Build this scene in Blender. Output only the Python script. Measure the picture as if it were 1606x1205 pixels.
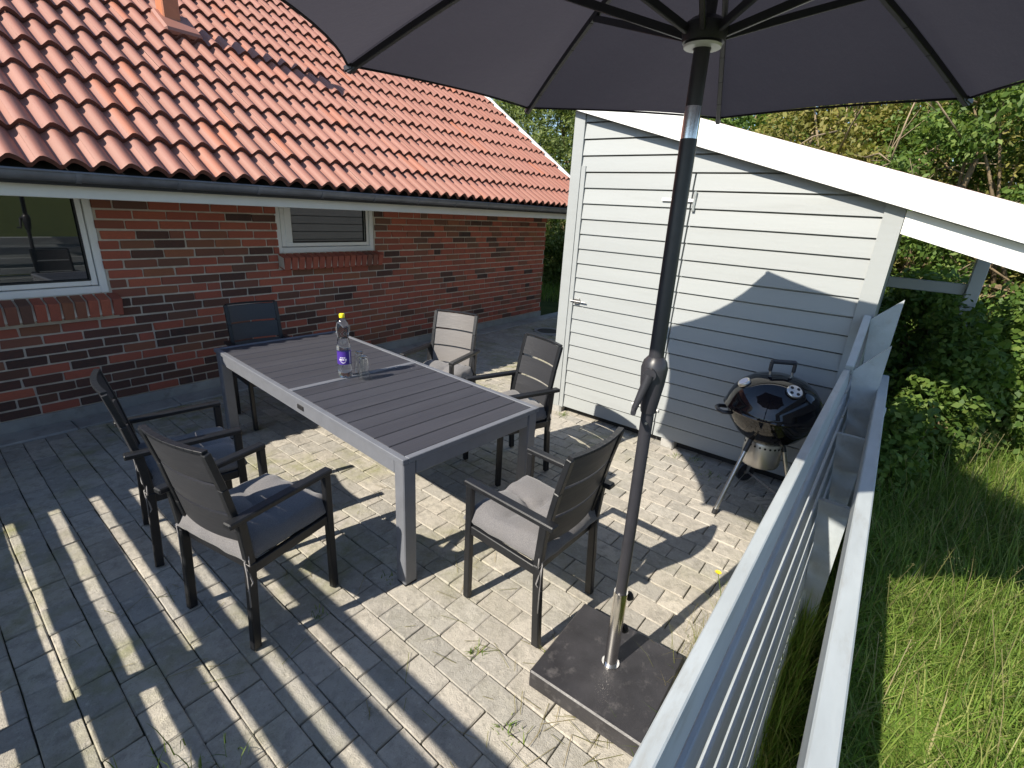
import bpy, math, random
import numpy as np
from mathutils import Vector, Matrix
random.seed(7); rng = np.random.default_rng(7)
PI = math.pi
for o in list(bpy.data.objects): bpy.data.objects.remove(o)
scene = bpy.context.scene
COL = scene.collection

# ------------------------------------------------------------------ camera
CP = Vector((-1.227, -5.0169, 1.8167)); YAW, PIT, ROL = 0.63862, -0.33970, 0.05992
FPX = 771.287
fw = Vector((math.cos(YAW)*math.cos(PIT), math.sin(YAW)*math.cos(PIT), math.sin(PIT)))
rt0 = Vector((math.sin(YAW), -math.cos(YAW), 0)); up0 = rt0.cross(fw)
rt = rt0*math.cos(ROL) + up0*math.sin(ROL); up = -rt0*math.sin(ROL) + up0*math.cos(ROL)
cam = bpy.data.objects.new('camera', bpy.data.cameras.new('camera')); COL.objects.link(cam)
m = Matrix.Identity(4)
for i in range(3):
    m[i][0] = rt[i]; m[i][1] = up[i]; m[i][2] = -fw[i]; m[i][3] = CP[i]
cam.matrix_world = m
cam.data.sensor_width = 36; cam.data.lens = FPX/1606*36
cam.data.clip_start = 0.02; cam.data.clip_end = 600
scene.camera = cam
def pix(P):
    d = Vector(P)-CP; z = d.dot(fw)
    if z < .05: return None
    return (803+FPX*d.dot(rt)/z, 602.5-FPX*d.dot(up)/z, z)
# ------------------------------------------------------------------ sky, sun, exposure
SAZ = math.radians(-13.6); ELEV = math.atan(.85)
ldir = Vector((math.cos(SAZ)*math.cos(ELEV), math.sin(SAZ)*math.cos(ELEV), -math.sin(ELEV)))
world = bpy.data.worlds.new('World'); scene.world = world; world.use_nodes = True
wn = world.node_tree; bg = wn.nodes['Background']
sky = wn.nodes.new('ShaderNodeTexSky'); sky.sky_type = 'NISHITA'; sky.sun_disc = False
sky.sun_elevation = ELEV; sky.sun_rotation = math.atan2(-ldir.x, -ldir.y)
sky.altitude = 20; sky.air_density = 1.0; sky.dust_density = 0.3; sky.ozone_density = 2.5
wn.links.new(sky.outputs[0], bg.inputs[0]); bg.inputs[1].default_value = 0.108
sl = bpy.data.lights.new('sun', 'SUN'); sl.energy = 4.8; sl.angle = math.radians(.53); sl.color = (1, .92, .79)
sun = bpy.data.objects.new('sun', sl); COL.objects.link(sun); sun.location = (-6, 2, 8)
sun.rotation_euler = ldir.to_track_quat('-Z', 'Y').to_euler()
scene.view_settings.view_transform = 'Standard'; scene.view_settings.look = 'None'
scene.view_settings.exposure = 0.76; scene.view_settings.gamma = 1

# ------------------------------------------------------------------ materials
class NT:
    def __init__(s, name):
        s.m = bpy.data.materials.new(name); s.m.use_nodes = True; s.t = s.m.node_tree
        s.b = s.t.nodes['Principled BSDF']; s.out = s.t.nodes['Material Output']
    def n(s, k, **kw):
        x = s.t.nodes.new(k)
        for a, v in kw.items(): setattr(x, a, v)
        return x
    def l(s, a, b): s.t.links.new(a, b)
    def math(s, op, a, b=None, clamp=False):
        x = s.n('ShaderNodeMath', operation=op); x.use_clamp = clamp
        for i, v in enumerate((a, b)):
            if v is None: continue
            if isinstance(v, (int, float)): x.inputs[i].default_value = v
            else: s.l(v, x.inputs[i])
        return x.outputs[0]
    def mix(s, f, a, b, kind='MIX'):
        x = s.n('ShaderNodeMix', data_type='RGBA', blend_type=kind)
        for i, v in ((0, f), (6, a), (7, b)):
            if isinstance(v, (int, float)): x.inputs[i].default_value = v
            elif isinstance(v, tuple): x.inputs[i].default_value = (*v[:3], 1)
            else: s.l(v, x.inputs[i])
        return x.outputs[2]
    def ramp(s, f, stops, interp='LINEAR'):
        r = s.n('ShaderNodeValToRGB'); e = r.color_ramp; e.interpolation = interp
        while len(e.elements) < len(stops): e.elements.new(.5)
        for i, (p, c) in enumerate(stops):
            e.elements[i].position = p; e.elements[i].color = (*c, 1) if isinstance(c, tuple) else (c, c, c, 1)
        s.l(f, r.inputs[0]); return r.outputs[0]
    def rnd(s):
        oi = s.n('ShaderNodeObjectInfo'); g = s.n('ShaderNodeNewGeometry')
        return s.math('FRACT', s.math('ADD', oi.outputs['Random'], g.outputs['Random Per Island']))
    def vec(s, world=False, per_piece=True, stretch=None):
        if world: v = s.n('ShaderNodeNewGeometry').outputs['Position']
        else:
            v = s.n('ShaderNodeTexCoord').outputs['Object']
            if per_piece:
                x = s.n('ShaderNodeVectorMath', operation='ADD'); s.l(v, x.inputs[0])
                s.l(s.math('MULTIPLY', s.rnd(), 50.0), x.inputs[1]); v = x.outputs[0]
        if stretch:
            x = s.n('ShaderNodeVectorMath', operation='MULTIPLY'); s.l(v, x.inputs[0]); x.inputs[1].default_value = stretch; v = x.outputs[0]
        return v
    def noise(s, v, scale, detail=4, rough=.6):
        x = s.n('ShaderNodeTexNoise'); x.inputs['Scale'].default_value = scale; x.inputs['Detail'].default_value = detail
        x.inputs['Roughness'].default_value = rough; s.l(v, x.inputs['Vector']); return x.outputs[0]
    def bump(s, h, strength, dist=.01):
        x = s.n('ShaderNodeBump'); x.inputs['Strength'].default_value = strength; x.inputs['Distance'].default_value = dist
        s.l(h, x.inputs['Height']); s.l(x.outputs[0], s.b.inputs['Normal'])
    def fin(s, col, rough, metal=0, spec=.5):
        for nm, v in (('Base Color', col), ('Roughness', rough), ('Metallic', metal), ('Specular IOR Level', spec)):
            if isinstance(v, (int, float)): s.b.inputs[nm].default_value = v
            elif isinstance(v, tuple): s.b.inputs[nm].default_value = (*v, 1)
            else: s.l(v, s.b.inputs[nm])
        return s.m
def sc(c, k): return tuple(min(1, x*k) for x in c)
def paint(name, c, rough=.5, var=.12, scale=6, bump=.1, bscale=80, metal=0, spec=.5, rv=.06, stretch=None, world=False, dirt=0, dirtcol=(.12,.11,.08)):
    t = NT(name); v = t.vec(world=world, stretch=stretch)
    n = t.noise(v, scale); f = t.ramp(n, [(.3, 0.0), (.7, 1.0)])
    col = t.mix(f, sc(c, 1-var), sc(c, 1+var))
    if rv: col = t.mix(t.math('MULTIPLY', t.rnd(), 1.0), col, sc(c, 1-rv*2), 'MIX') if False else t.mix(1.0, col, t.ramp(t.rnd(), [(0, 1-rv), (1, 1.0)]), 'MULTIPLY')
    if dirt:
        d = t.ramp(t.noise(v, scale*2.3, 6, .7), [(.55, 0.0), (.75, dirt)])
        col = t.mix(d, col, dirtcol)
    if bump: t.bump(t.noise(v, bscale, 3), bump, .004)
    r = t.ramp(t.noise(v, scale*3), [(.2, rough*.85), (.8, min(1, rough*1.15))])
    return t.fin(col, r, metal, spec)
MAT = {}
def mats():
    # bricks
    t = NT('brick'); r = t.rnd(); v = t.vec()
    c = t.ramp(r, [(0, (0.390, 0.104, 0.073)), (.2, (0.329, 0.091, 0.067)), (.36, (0.415, 0.116, 0.076)), (.5, (0.281, 0.079, 0.063)), (.58, (0.378, 0.098, 0.067)), (.68, (0.183, 0.076, 0.061)), (.76, (0.305, 0.116, 0.067)), (.84, (0.110, 0.067, 0.057)), (.91, (0.207, 0.083, 0.061)), (1, (0.354, 0.095, 0.067))])
    n = t.noise(v, 9, 5); c = t.mix(t.ramp(n, [(.35, 0.0), (.75, .5)]), c, (0.183, 0.079, 0.061))
    c = t.mix(t.ramp(t.noise(v, 60, 2), [(.6, 0.0), (.8, .25)]), c, (0.488, 0.244, 0.171))
    t.bump(t.noise(v, 70, 4), .5, .004); c = t.mix(1.0, c, (1.18, 1.2, 1.1), 'MULTIPLY'); MAT['brick'] = t.fin(c, .85, 0, .3)
    t = NT('dark brick'); r = t.rnd(); v = t.vec()
    c = t.ramp(r, [(0, (.075, .05, .044)), (.3, (.12, .062, .05)), (.55, (.062, .044, .04)), (.8, (.15, .075, .055)), (1, (.095, .055, .045))])
    c = t.mix(t.ramp(t.noise(v, 9, 5), [(.4, 0.0), (.8, .5)]), c, (.20, .08, .055))
    t.bump(t.noise(v, 70, 4), .5, .004); MAT['darkbrick'] = t.fin(c, .85, 0, .3)
    MAT['mortar'] = paint('mortar', (.58, .52, .44), .95, .15, 14, .5, 120, rv=0, world=True)
    MAT['concrete'] = paint('concrete', (.34, .335, .32), .9, .22, 3, .5, 60, rv=.1, world=True, dirt=.5)
    # roof tiles
    t = NT('clay tile'); r = t.rnd(); v = t.vec()
    c = t.ramp(r, [(0, (.31, .130, .092)), (.3, (.28, .120, .086)), (.6, (.32, .142, .105)), (.88, (.29, .122, .09)), (1, (.37, .13, .072))])
    c = t.mix(t.ramp(t.noise(v, 7, 5), [(.4, 0.0), (.8, .4)]), c, (.28, .135, .095))
    c = t.mix(t.ramp(t.noise(v, 45, 2), [(.68, 0.0), (.78, .6)]), c, (.14, .07, .045))
    t.bump(t.noise(v, 150, 2), .25, .003); MAT['tile'] = t.fin(c, .56, 0, .55)
    MAT['tile_edge'] = paint('tile edge', (.13, .048, .034), .8, .2, 20, .2)
    MAT['terracotta'] = paint('terracotta', (.50, .17, .08), .55, .1, 8, .1)
    # pavers
    t = NT('paver'); r = t.rnd(); v = t.vec(); w = t.vec(world=True)
    c = t.ramp(r, [(0, (.43, .405, .36)), (.2, (.33, .315, .285)), (.4, (.46, .425, .37)), (.6, (.38, .35, .305)), (.8, (.36, .34, .305)), (1, (.50, .46, .395))])
    c = t.mix(t.ramp(t.noise(v, 16, 6, .75), [(.46, 0.0), (.66, .75)]), c, (.25, .235, .205))
    c = t.mix(t.ramp(t.noise(v, 28, 4, .7), [(.56, 0.0), (.72, .6)]), c, (.56, .52, .45))
    c = t.mix(t.ramp(t.noise(v, 160, 3), [(.6, 0.0), (.72, .5)]), c, (.13, .115, .10))
    moss = t.math('MULTIPLY', t.ramp(t.noise(w, 1.1, 3), [(.46, 0.0), (.62, 1.0)]), t.ramp(t.noise(w, 9, 4), [(.35, 0.0), (.7, .75)]))
    sp = t.n('ShaderNodeSeparateXYZ'); t.l(w, sp.inputs[0])
    zone = t.ramp(t.math('MULTIPLY', t.math('ADD', sp.outputs[1], 4.6), .35), [(.25, .25), (.6, 1.0)])
    c = t.mix(t.math('MULTIPLY', moss, zone), c, (.20, .21, .06))
    t.bump(t.math('ADD', t.noise(v, 40, 4), t.math('MULTIPLY', t.noise(v, 220, 2), .5)), .8, .007)
    MAT['paver'] = t.fin(c, .9, 0, .25)
    t = NT('joint soil'); w = t.vec(world=True)
    c = t.mix(t.ramp(t.noise(w, 5, 5), [(.4, 0.0), (.6, 1.0)]), (.055, .05, .04), (.08, .08, .035))
    t.bump(t.noise(w, 90, 4), 1, .01); MAT['soil'] = t.fin(c, 1, 0, .1)
    # painted wood
    MAT['shedpaint'] = paint('shed paint', (.335, .355, .358), .5, .05, 3, .15, 50, rv=.05, stretch=(1, .12, 1), dirt=.12)
    MAT['whitepaint'] = paint('white gloss paint', (.80, .80, .78), .35, .03, 4, .03, rv=.03)
    MAT['fascia'] = paint('fascia paint', (.70, .68, .62), .5, .05, 4, .05, rv=.03)
    MAT['fencepaint'] = paint('fence paint', (.40, .44, .46), .55, .12, 9, .5, 30, rv=.08, stretch=(.25, 1, 1), dirt=.55, dirtcol=(.27, .26, .235))
    MAT['frame_upvc'] = paint('window frame', (.82, .82, .81), .35, .03, 4, .0, rv=0)
    MAT['zinc'] = paint('zinc gutter', (.19, .20, .225), .42, .2, 5, .05, rv=.1, metal=.35, world=True, dirt=.35, dirtcol=(.07, .07, .075))
    t = NT('window glass'); t.fin((.012, .016, .018), .015, 0, .5); t.b.inputs['IOR'].default_value = 2.4; MAT['glass'] = t.m
    MAT['blackrubber'] = paint('black rubber', (.015, .015, .017), .6, .1, 10, .1)
    # furniture
    MAT['frame'] = paint('chair frame', (.011, .012, .0145), .42, .2, 20, .15, 300, rv=.1, dirt=.2, dirtcol=(.05, .05, .055))
    MAT['slat'] = paint('chair slat', (.032, .033, .038), .5, .12, 5, .35, 90, rv=.12, stretch=(.15, 1, 1), dirt=.22, dirtcol=(.09, .09, .095))
    MAT['slat_pale'] = paint('pale chair slat', (.17, .16, .155), .46, .12, 5, .35, 90, rv=.12, stretch=(.15, 1, 1), dirt=.25, dirtcol=(.22, .20, .19))  # lighter slat colour, used only for the back of one chair
    MAT['tableslat'] = paint('table slat', (.052, .052, .062), .5, .12, 5, .35, 110, rv=.12, stretch=(.12, 1, 1), dirt=.25, dirtcol=(.09, .09, .10))
    MAT['tableframe'] = paint('table frame', (.155, .163, .185), .42, .08, 10, .05, rv=.04, dirt=.12)
    t = NT('cushion fabric'); v = t.vec()
    c = t.mix(t.ramp(t.noise(v, 420, 2), [(.35, 0.0), (.65, 1.0)]), (.10, .098, .105), (.20, .195, .20))
    c = t.mix(t.ramp(t.noise(v, 7, 3), [(.35, 0.0), (.7, .35)]), c, (.19, .18, .175))
    t.bump(t.noise(v, 500, 2), .45, .002); MAT['fabric'] = t.fin(c, .95, 0, .15); t.b.inputs['Sheen Weight'].default_value = .25
    MAT['cord'] = paint('tie cord', (.26, .25, .25), .9, .1, 60, .2)
    # umbrella
    t = NT('canopy'); v = t.vec(per_piece=False)
    c = t.mix(t.ramp(t.noise(v, 700, 1), [(.4, 0.0), (.6, 1.0)]), (.050, .045, .055), (.068, .061, .074))
    t.bump(t.noise(t.vec(per_piece=False, stretch=(1, 1.7, 1)), 5, 4), .55, .03)
    t.fin(c, .8, 0, .2); tr = t.n('ShaderNodeBsdfTranslucent'); tr.inputs[0].default_value = (.072, .068, .084, 1)
    ms = t.n('ShaderNodeMixShader'); ms.inputs[0].default_value = .38
    t.l(t.b.outputs[0], ms.inputs[1]); t.l(tr.outputs[0], ms.inputs[2]); t.l(ms.outputs[0], t.out.inputs[0]); MAT['canopy'] = t.m
    MAT['pole'] = paint('pole paint', (.030, .030, .036), .38, .1, 20, .03, rv=0)
    MAT['rib'] = paint('rib steel', (.022, .022, .026), .4, .1, 20, .03, rv=0)
    MAT['chrome'] = paint('chrome', (.75, .73, .70), .16, .06, 30, .02, metal=1, rv=0)
    MAT['granite'] = paint('granite base', (.034, .033, .037), .45, .3, 7, .3, 120, rv=0, dirt=.5, dirtcol=(.17, .16, .16))
    # grill
    MAT['enamel'] = paint('black enamel', (.006, .006, .009), .05, .1, 5, 0, rv=0, spec=.6)
    MAT['alu'] = paint('aluminium', (.62, .60, .57), .3, .12, 12, .06, metal=1, rv=0, dirt=.25, dirtcol=(.3, .27, .22))
    MAT['ash'] = paint('ash catcher', (.62, .60, .57), .33, .15, 5, .06, metal=.8, rv=0)
    MAT['plastic'] = paint('grey plastic', (.035, .036, .042), .4, .1, 20, .1, rv=0)
    # bottle
    t = NT('clear plastic'); t.fin((.97, .98, 1), .03); t.b.inputs['Transmission Weight'].default_value = 1; t.b.inputs['IOR'].default_value = 1.3; MAT['pet'] = t.m
    t = NT('water'); t.fin((.97, .99, 1), .0); t.b.inputs['Transmission Weight'].default_value = 1; t.b.inputs['IOR'].default_value = 1.33; MAT['water'] = t.m
    t = NT('drinking glass'); t.fin((.98, 1, .99), .0); t.b.inputs['Transmission Weight'].default_value = 1; t.b.inputs['IOR'].default_value = 1.42; MAT['tumbler'] = t.m
    MAT['purple'] = paint('purple label', (.065, .03, .26), .35, .1, 20, 0, rv=0)
    MAT['labelwhite'] = paint('label print', (.75, .72, .82), .4, .02, 20, 0, rv=0)
    MAT['yellowcap'] = paint('yellow cap', (.85, .72, .02), .4, .05, 20, 0, rv=0)
    # vegetation
    def leafy(name, stops, trans=.45, rough=.55):
        t = NT(name); c = t.ramp(t.rnd(), stops)
        n = t.noise(t.vec(world=True), 1.6, 2); c = t.mix(t.ramp(n, [(.35, .75), (.65, 1.15)]), (0, 0, 0), c) if False else t.mix(1.0, c, t.ramp(n, [(.3, .7), (.7, 1.0)]), 'MULTIPLY')
        t.fin(c, rough, 0, .35); tr = t.n('ShaderNodeBsdfTranslucent')
        t.l(t.mix(1.0, c, (1.0, 1.0, .55), 'MULTIPLY'), tr.inputs[0]); ms = t.n('ShaderNodeMixShader'); ms.inputs[0].default_value = trans
        t.l(t.b.outputs[0], ms.inputs[1]); t.l(tr.outputs[0], ms.inputs[2]); t.l(ms.outputs[0], t.out.inputs[0]); return t.m
    MAT['grass'] = leafy('grass blades', [(0, (.12, .21, .03)), (.4, (.20, .33, .05)), (.75, (.29, .39, .08)), (.93, (.40, .42, .14)), (1, (.48, .42, .22))])
    MAT['drygrass'] = leafy('dry grass', [(0, (.34, .29, .15)), (.5, (.22, .24, .07)), (1, (.42, .34, .20))])
    MAT['leaf_green'] = leafy('green leaves', [(0, (.08, .15, .03)), (.5, (.15, .25, .05)), (1, (.25, .34, .08))])
    MAT['leaf_willow'] = leafy('grey green leaves', [(0, (.13, .19, .05)), (.5, (.22, .29, .09)), (1, (.33, .38, .14))])
    MAT['leaf_olive'] = leafy('olive leaves', [(0, (.14, .17, .035)), (.5, (.28, .28, .065)), (1, (.44, .38, .13))])
    MAT['leaf_bright'] = leafy('bramble leaves', [(0, (.07, .14, .025)), (.5, (.13, .22, .04)), (1, (.22, .30, .07))])
    MAT['bark'] = paint('bark', (.20, .145, .085), .9, .35, 9, .8, 40, rv=.2)
    MAT['twig'] = paint('twig', (.34, .26, .17), .85, .3, 20, .4, 60, rv=.3)
    MAT['yellow'] = paint('yellow petals', (.85, .62, .02), .6, .1, 20, 0)
    t = NT('ground'); w = t.vec(world=True)
    c = t.mix(t.ramp(t.noise(w, 2.5, 6), [(.35, 0.0), (.7, 1.0)]), (.045, .06, .02), (.085, .10, .03))
    t.bump(t.noise(w, 25, 4), 1, .05); MAT['ground'] = t.fin(c, 1, 0, .1)
    MAT['roofing'] = paint('roofing felt', (.16, .085, .075), .95, .3, 8, .6, 90, rv=0, world=True, dirt=.6, dirtcol=(.1, .1, .06))
    MAT['iron'] = paint('cast iron', (.06, .058, .055), .7, .3, 20, .4, rv=0)
    MAT['dark'] = paint('dark interior', (.03, .03, .03), .9, .1, 4, 0, rv=0)
mats()

# ------------------------------------------------------------------ mesh helpers
class MB:
    def __init__(s): s.v = []; s.f = []
    def add(s, vs, fs):
        b = len(s.v); s.v += [tuple(x) for x in vs]; s.f += [tuple(b+i for i in f) for f in fs]; return s
    def box(s, x0, x1, y0, y1, z0, z1, c=0):
        if c <= 0:
            v = [(x, y, z) for x in (x0, x1) for y in (y0, y1) for z in (z0, z1)]
            return s.add(v, [(0,1,3,2), (4,6,7,5), (0,4,5,1), (2,3,7,6), (0,2,6,4), (1,5,7,3)])
        return s.cbox(Matrix.Translation(((x0+x1)/2, (y0+y1)/2, (z0+z1)/2)), (x1-x0)/2, (y1-y0)/2, (z1-z0)/2, c)
    def cbox(s, M, a, b, d, c, jit=0):
        h = (a, b, d); V = []; idx = {}
        for sx in (-1, 1):
            for sy in (-1, 1):
                for sz in (-1, 1):
                    sg = (sx, sy, sz)
                    for ax in range(3):
                        p = [sg[k]*(h[k]-(0 if k == ax else c)) for k in range(3)]
                        if jit: p = [q+random.uniform(-jit, jit) for q in p]
                        idx[(sg, ax)] = len(V); V.append(M @ Vector(p))
        F = []
        for ax in range(3):
            o1, o2 = (ax+1) % 3, (ax+2) % 3
            for sn in (-1, 1):
                q = []
                for (u, w) in ((-1,-1), (1,-1), (1,1), (-1,1)):
                    g = [0]*3; g[ax] = sn; g[o1] = u; g[o2] = w; q.append(idx[(tuple(g), ax)])
                F.append(tuple(q if sn > 0 else q[::-1]))
        for ax in range(3):
            o1, o2 = (ax+1) % 3, (ax+2) % 3
            for u in (-1, 1):
                for w in (-1, 1):
                    def G(t):
                        g = [0]*3; g[ax] = t; g[o1] = u; g[o2] = w; return tuple(g)
                    q = [idx[(G(-1), o1)], idx[(G(1), o1)], idx[(G(1), o2)], idx[(G(-1), o2)]]
                    F.append(tuple(q if u*w < 0 else q[::-1]))
        for sx in (-1, 1):
            for sy in (-1, 1):
                for sz in (-1, 1):
                    q = [idx[((sx, sy, sz), k)] for k in range(3)]
                    F.append(tuple(q if sx*sy*sz > 0 else q[::-1]))
        return s.add(V, F)
    def bar(s, p, q, w, h, c=.003, upv=(0, 0, 1)):
        p, q = Vector(p), Vector(q); d = q-p; L = d.length; d.normalize(); u = Vector(upv)
        if abs(d.dot(u)) > .98: u = Vector((0, 1, 0))
        x = d.cross(u).normalized(); z = x.cross(d)
        M = Matrix(((x.x, d.x, z.x, 0), (x.y, d.y, z.y, 0), (x.z, d.z, z.z, 0), (0, 0, 0, 1))); M.translation = (p+q)/2
        return s.cbox(M, w/2, L/2, h/2, c)
    def tube(s, pts, r, n=10, cap=True):
        pts = [Vector(p) for p in pts]; rs = r if isinstance(r, (list, tuple)) else [r]*len(pts); rings = []
        ref = None
        for i, p in enumerate(pts):
            d = (pts[min(i+1, len(pts)-1)]-pts[max(i-1, 0)]).normalized()
            if ref is None:
                ref = Vector((0, 0, 1)) if abs(d.z) < .9 else Vector((1, 0, 0))
            x = (ref - d*ref.dot(d))
            if x.length < 1e-4: x = d.orthogonal()
            x.normalize(); y = d.cross(x); ref = x
            rings.append([p+x*rs[i]*math.cos(2*PI*k/n)+y*rs[i]*math.sin(2*PI*k/n) for k in range(n)])
        b = len(s.v); s.v += [tuple(v) for R_ in rings for v in R_]
        for i in range(len(rings)-1):
            for k in range(n): s.f.append((b+i*n+k, b+i*n+(k+1) % n, b+(i+1)*n+(k+1) % n, b+(i+1)*n+k))
        if cap: s.f.append(tuple(b+k for k in range(n))[::-1]); s.f.append(tuple(b+(len(rings)-1)*n+k for k in range(n)))
        return s
    def lathe(s, prof, n=32, M=None, cap=False):
        b = len(s.v)
        for (r, z) in prof:
            for k in range(n):
                v = Vector((r*math.cos(2*PI*k/n), r*math.sin(2*PI*k/n), z)); s.v.append(tuple(M @ v if M else v))
        for i in range(len(prof)-1):
            for k in range(n): s.f.append((b+i*n+k, b+i*n+(k+1) % n, b+(i+1)*n+(k+1) % n, b+(i+1)*n+k))
        if cap: s.f.append(tuple(b+k for k in range(n))[::-1]); s.f.append(tuple(b+(len(prof)-1)*n+k for k in range(n)))
        return s
    def prism(s, poly, a, b, ax='x'):
        n = len(poly)
        def P(u, w, t): return (t, u, w) if ax == 'x' else ((u, t, w) if ax == 'y' else (u, w, t))
        v = [P(u, w, a) for u, w in poly]+[P(u, w, b) for u, w in poly]
        return s.add(v, [tuple(range(n))[::-1], tuple(range(n, 2*n))]+[(i, (i+1) % n, n+(i+1) % n, n+i) for i in range(n)])
    def mesh(s, name, smooth=False, fix=True):
        me = bpy.data.meshes.new(name); me.from_pydata(s.v, [], s.f); me.update()
        if fix:
            import bmesh
            bm = bmesh.new(); bm.from_mesh(me); bmesh.ops.recalc_face_normals(bm, faces=bm.faces); bm.to_mesh(me); bm.free()
        if smooth: me.shade_smooth()
        if smooth == 'auto': me.set_sharp_from_angle(angle=math.radians(40))
        return me
    def obj(s, name, mat, parent=None, smooth=False, **tags):
        me = s.mesh(name, smooth); me.materials.append(MAT[mat]); return link(name, me, parent, **tags)
def link(name, me, parent=None, label=None, cat=None, group=None, kind=None, loc=None):
    o = bpy.data.objects.new(name, me); COL.objects.link(o); o.parent = parent
    if loc is not None: o.location = loc
    if label: o['label'] = label
    if cat: o['category'] = cat
    if group: o['group'] = group
    if kind: o['kind'] = kind
    return o
def thing(name, label, cat, loc=(0, 0, 0), rz=0, group=None):
    o = link(name, None, None, label, cat, group, loc=loc); o.rotation_euler = (0, 0, rz); o.empty_display_size = .2; return o
def copy_tree(o, parent=None):
    c = o.copy(); COL.objects.link(c); c.parent = parent
    for ch in list(o.children): copy_tree(ch, c)
    return c
def fast_mesh(name, V, nper, F, mat):
    """V (n,nper,3) array, F list of index tuples inside one piece (all same length)"""
    n = V.shape[0]; me = bpy.data.meshes.new(name)
    F = np.array(F); k = F.shape[1]; idx = (np.arange(n)[:, None, None]*nper + F[None]).reshape(-1)
    me.vertices.add(n*nper); me.vertices.foreach_set('co', V.reshape(-1).astype(np.float32))
    npoly = n*len(F); me.loops.add(npoly*k); me.loops.foreach_set('vertex_index', idx.astype(np.int32))
    me.polygons.add(npoly); me.polygons.foreach_set('loop_start', (np.arange(npoly)*k).astype(np.int32))
    me.update(calc_edges=True); me.validate(); me.materials.append(MAT[mat]); return me

# ------------------------------------------------------------------ ground, patio
g = MB().add([(-200, -200, -.14), (200, -200, -.14), (200, 200, -.14), (-200, 200, -.14)], [(0, 1, 2, 3)])
g.obj('ground', 'ground', kind='structure')
patio = MB().box(-3.2, 9.5, -4.87, -.02, -.135, -.012).obj('patio', 'soil', kind='structure')
PW, PL = .1235, .192
pmesh = []
for k in range(5):
    b = MB(); b.cbox(Matrix.Identity(4), PW/2-.0020, PL/2-.0020, .028, .0036, .0016); me = b.mesh('paver'); me.materials.append(MAT['paver']); pmesh.append(me)
cells = []; halves = []
for i in range(-14, 72):
    for j in range(-2, 25):
        x = .055+PW*i; y = -.18-PL*(j+.5)-(PL/2 if i % 2 else 0)+.03
        x2 = x+.025*(y+3.5)
        if y+PL/2 > -.238:
            L_ = -.238-(y-PL/2)
            if L_ > .04 and -1.75 < x2 < 8.4: halves.append((x2, y-PL/2+L_/2, L_))
            continue
        if y < -4.80: continue
        if x2 > 2.68 and y < -2.75: continue
        if (x2-5.35)**2+(y+.8)**2 < .24**2 or x2 < -1.75 or x2 > 8.4: continue
        cells.append((x2, y))
vis, hid = [], []
for (x, y) in cells:
    p = pix((x, y, 0))
    if p and -20 < p[0] < 1626 and -20 < p[1] < 1230 and not (p[0] > 1290): vis.append((p[2], x, y))
    else: hid.append((x, y))
vis.sort(); near = vis[:300]; rest = [(x, y) for _, x, y in vis[300:]]+hid
def paverM(x, y):
    return Matrix.Translation((x, y, -.028+random.uniform(-.0022, .0018))) @ Matrix.Rotation(-.025+random.uniform(-.009, .009), 4, 'Z') @ Matrix.Rotation(random.uniform(-.012, .012), 4, 'X') @ Matrix.Rotation(random.uniform(-.015, .015), 4, 'Y')
for (_, x, y) in near:
    o = link('paver', random.choice(pmesh), patio); o.matrix_local = paverM(x, y) @ Matrix.Rotation(random.choice((0, PI)), 4, 'Z')
b = MB()
for (x, y) in rest: b.cbox(paverM(x, y), PW/2-.0020, PL/2-.0020, .028, .0036, .0016)
for (x, y, L_) in halves: b.cbox(paverM(x, y), PW/2-.002, L_/2-.002, .028, .0036, .0016)
b.obj('far_pavers', 'paver', patio, kind='stuff')
for i in range(14):
    x0 = -1.9+i*.72; MB().cbox(Matrix.Translation((x0+.36, -.125, -.03+random.uniform(-.004, .004))), .357, .112, .04, .008, .003).obj('edging_slab', 'concrete', patio)

# ------------------------------------------------------------------ house
house = thing('house', 'red brick house with orange pantile roof and white framed windows', 'house')
WX1 = 6.262; CH = .0771; ZP = .10
W1 = (-1.45, -.02, 1.0, 1.95); W2 = (1.418, 2.61, 1.265, 1.95)
wall = MB()
xs = [-7.0, W1[0], W1[1], W2[0], W2[1], WX1-.01]
for a, c_, z1 in ((-7.0, W1[0], 2.3), (W1[0], W1[1], W1[2]), (W1[1], W2[0], 2.3), (W2[0], W2[1], W2[2]), (W2[1], WX1-.012, 2.3)):
    wall.box(a, c_, .008, .2, .02, z1)
brick_wall = wall.obj('brick_wall', 'mortar', house)
RIDGE_Y = 3.15; RP = math.radians(35); EY, EZ = -.92, 1.888
gable = MB().prism([(.1, .0), (2*RIDGE_Y-.1, .0), (2*RIDGE_Y-.1, 2.3), (RIDGE_Y, EZ+(RIDGE_Y-EY)*math.tan(RP)-.12), (.1, 2.3)], WX1-.2, WX1-.013, 'x')
gable.box(-7.0, -6.8, .21, 2*RIDGE_Y-.1, .02, 2.3).obj('gable_wall', 'mortar', house)
MB().box(-7.0, WX1+.01, -.012, .19, -.1, ZP-.004, .004).obj('plinth', 'concrete', house)
bm_ = []
for k in range(4):
    b = MB(); b.cbox(Matrix.Identity(4), .5, .5, .5, .035, .02); me = b.mesh('brick'); me.materials.append(MAT['brick']); bm_.append(me)
dm_ = []
for me in bm_:
    d = me.copy(); d.materials.clear(); d.materials.append(MAT['darkbrick']); dm_.append(d)
def isdark(x, z): return random.random() < (.10+.42*max(0, min(1, (2.0-x)/1.6))*max(0, min(1, (1.05-z)/.35)))
cand = []
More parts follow.
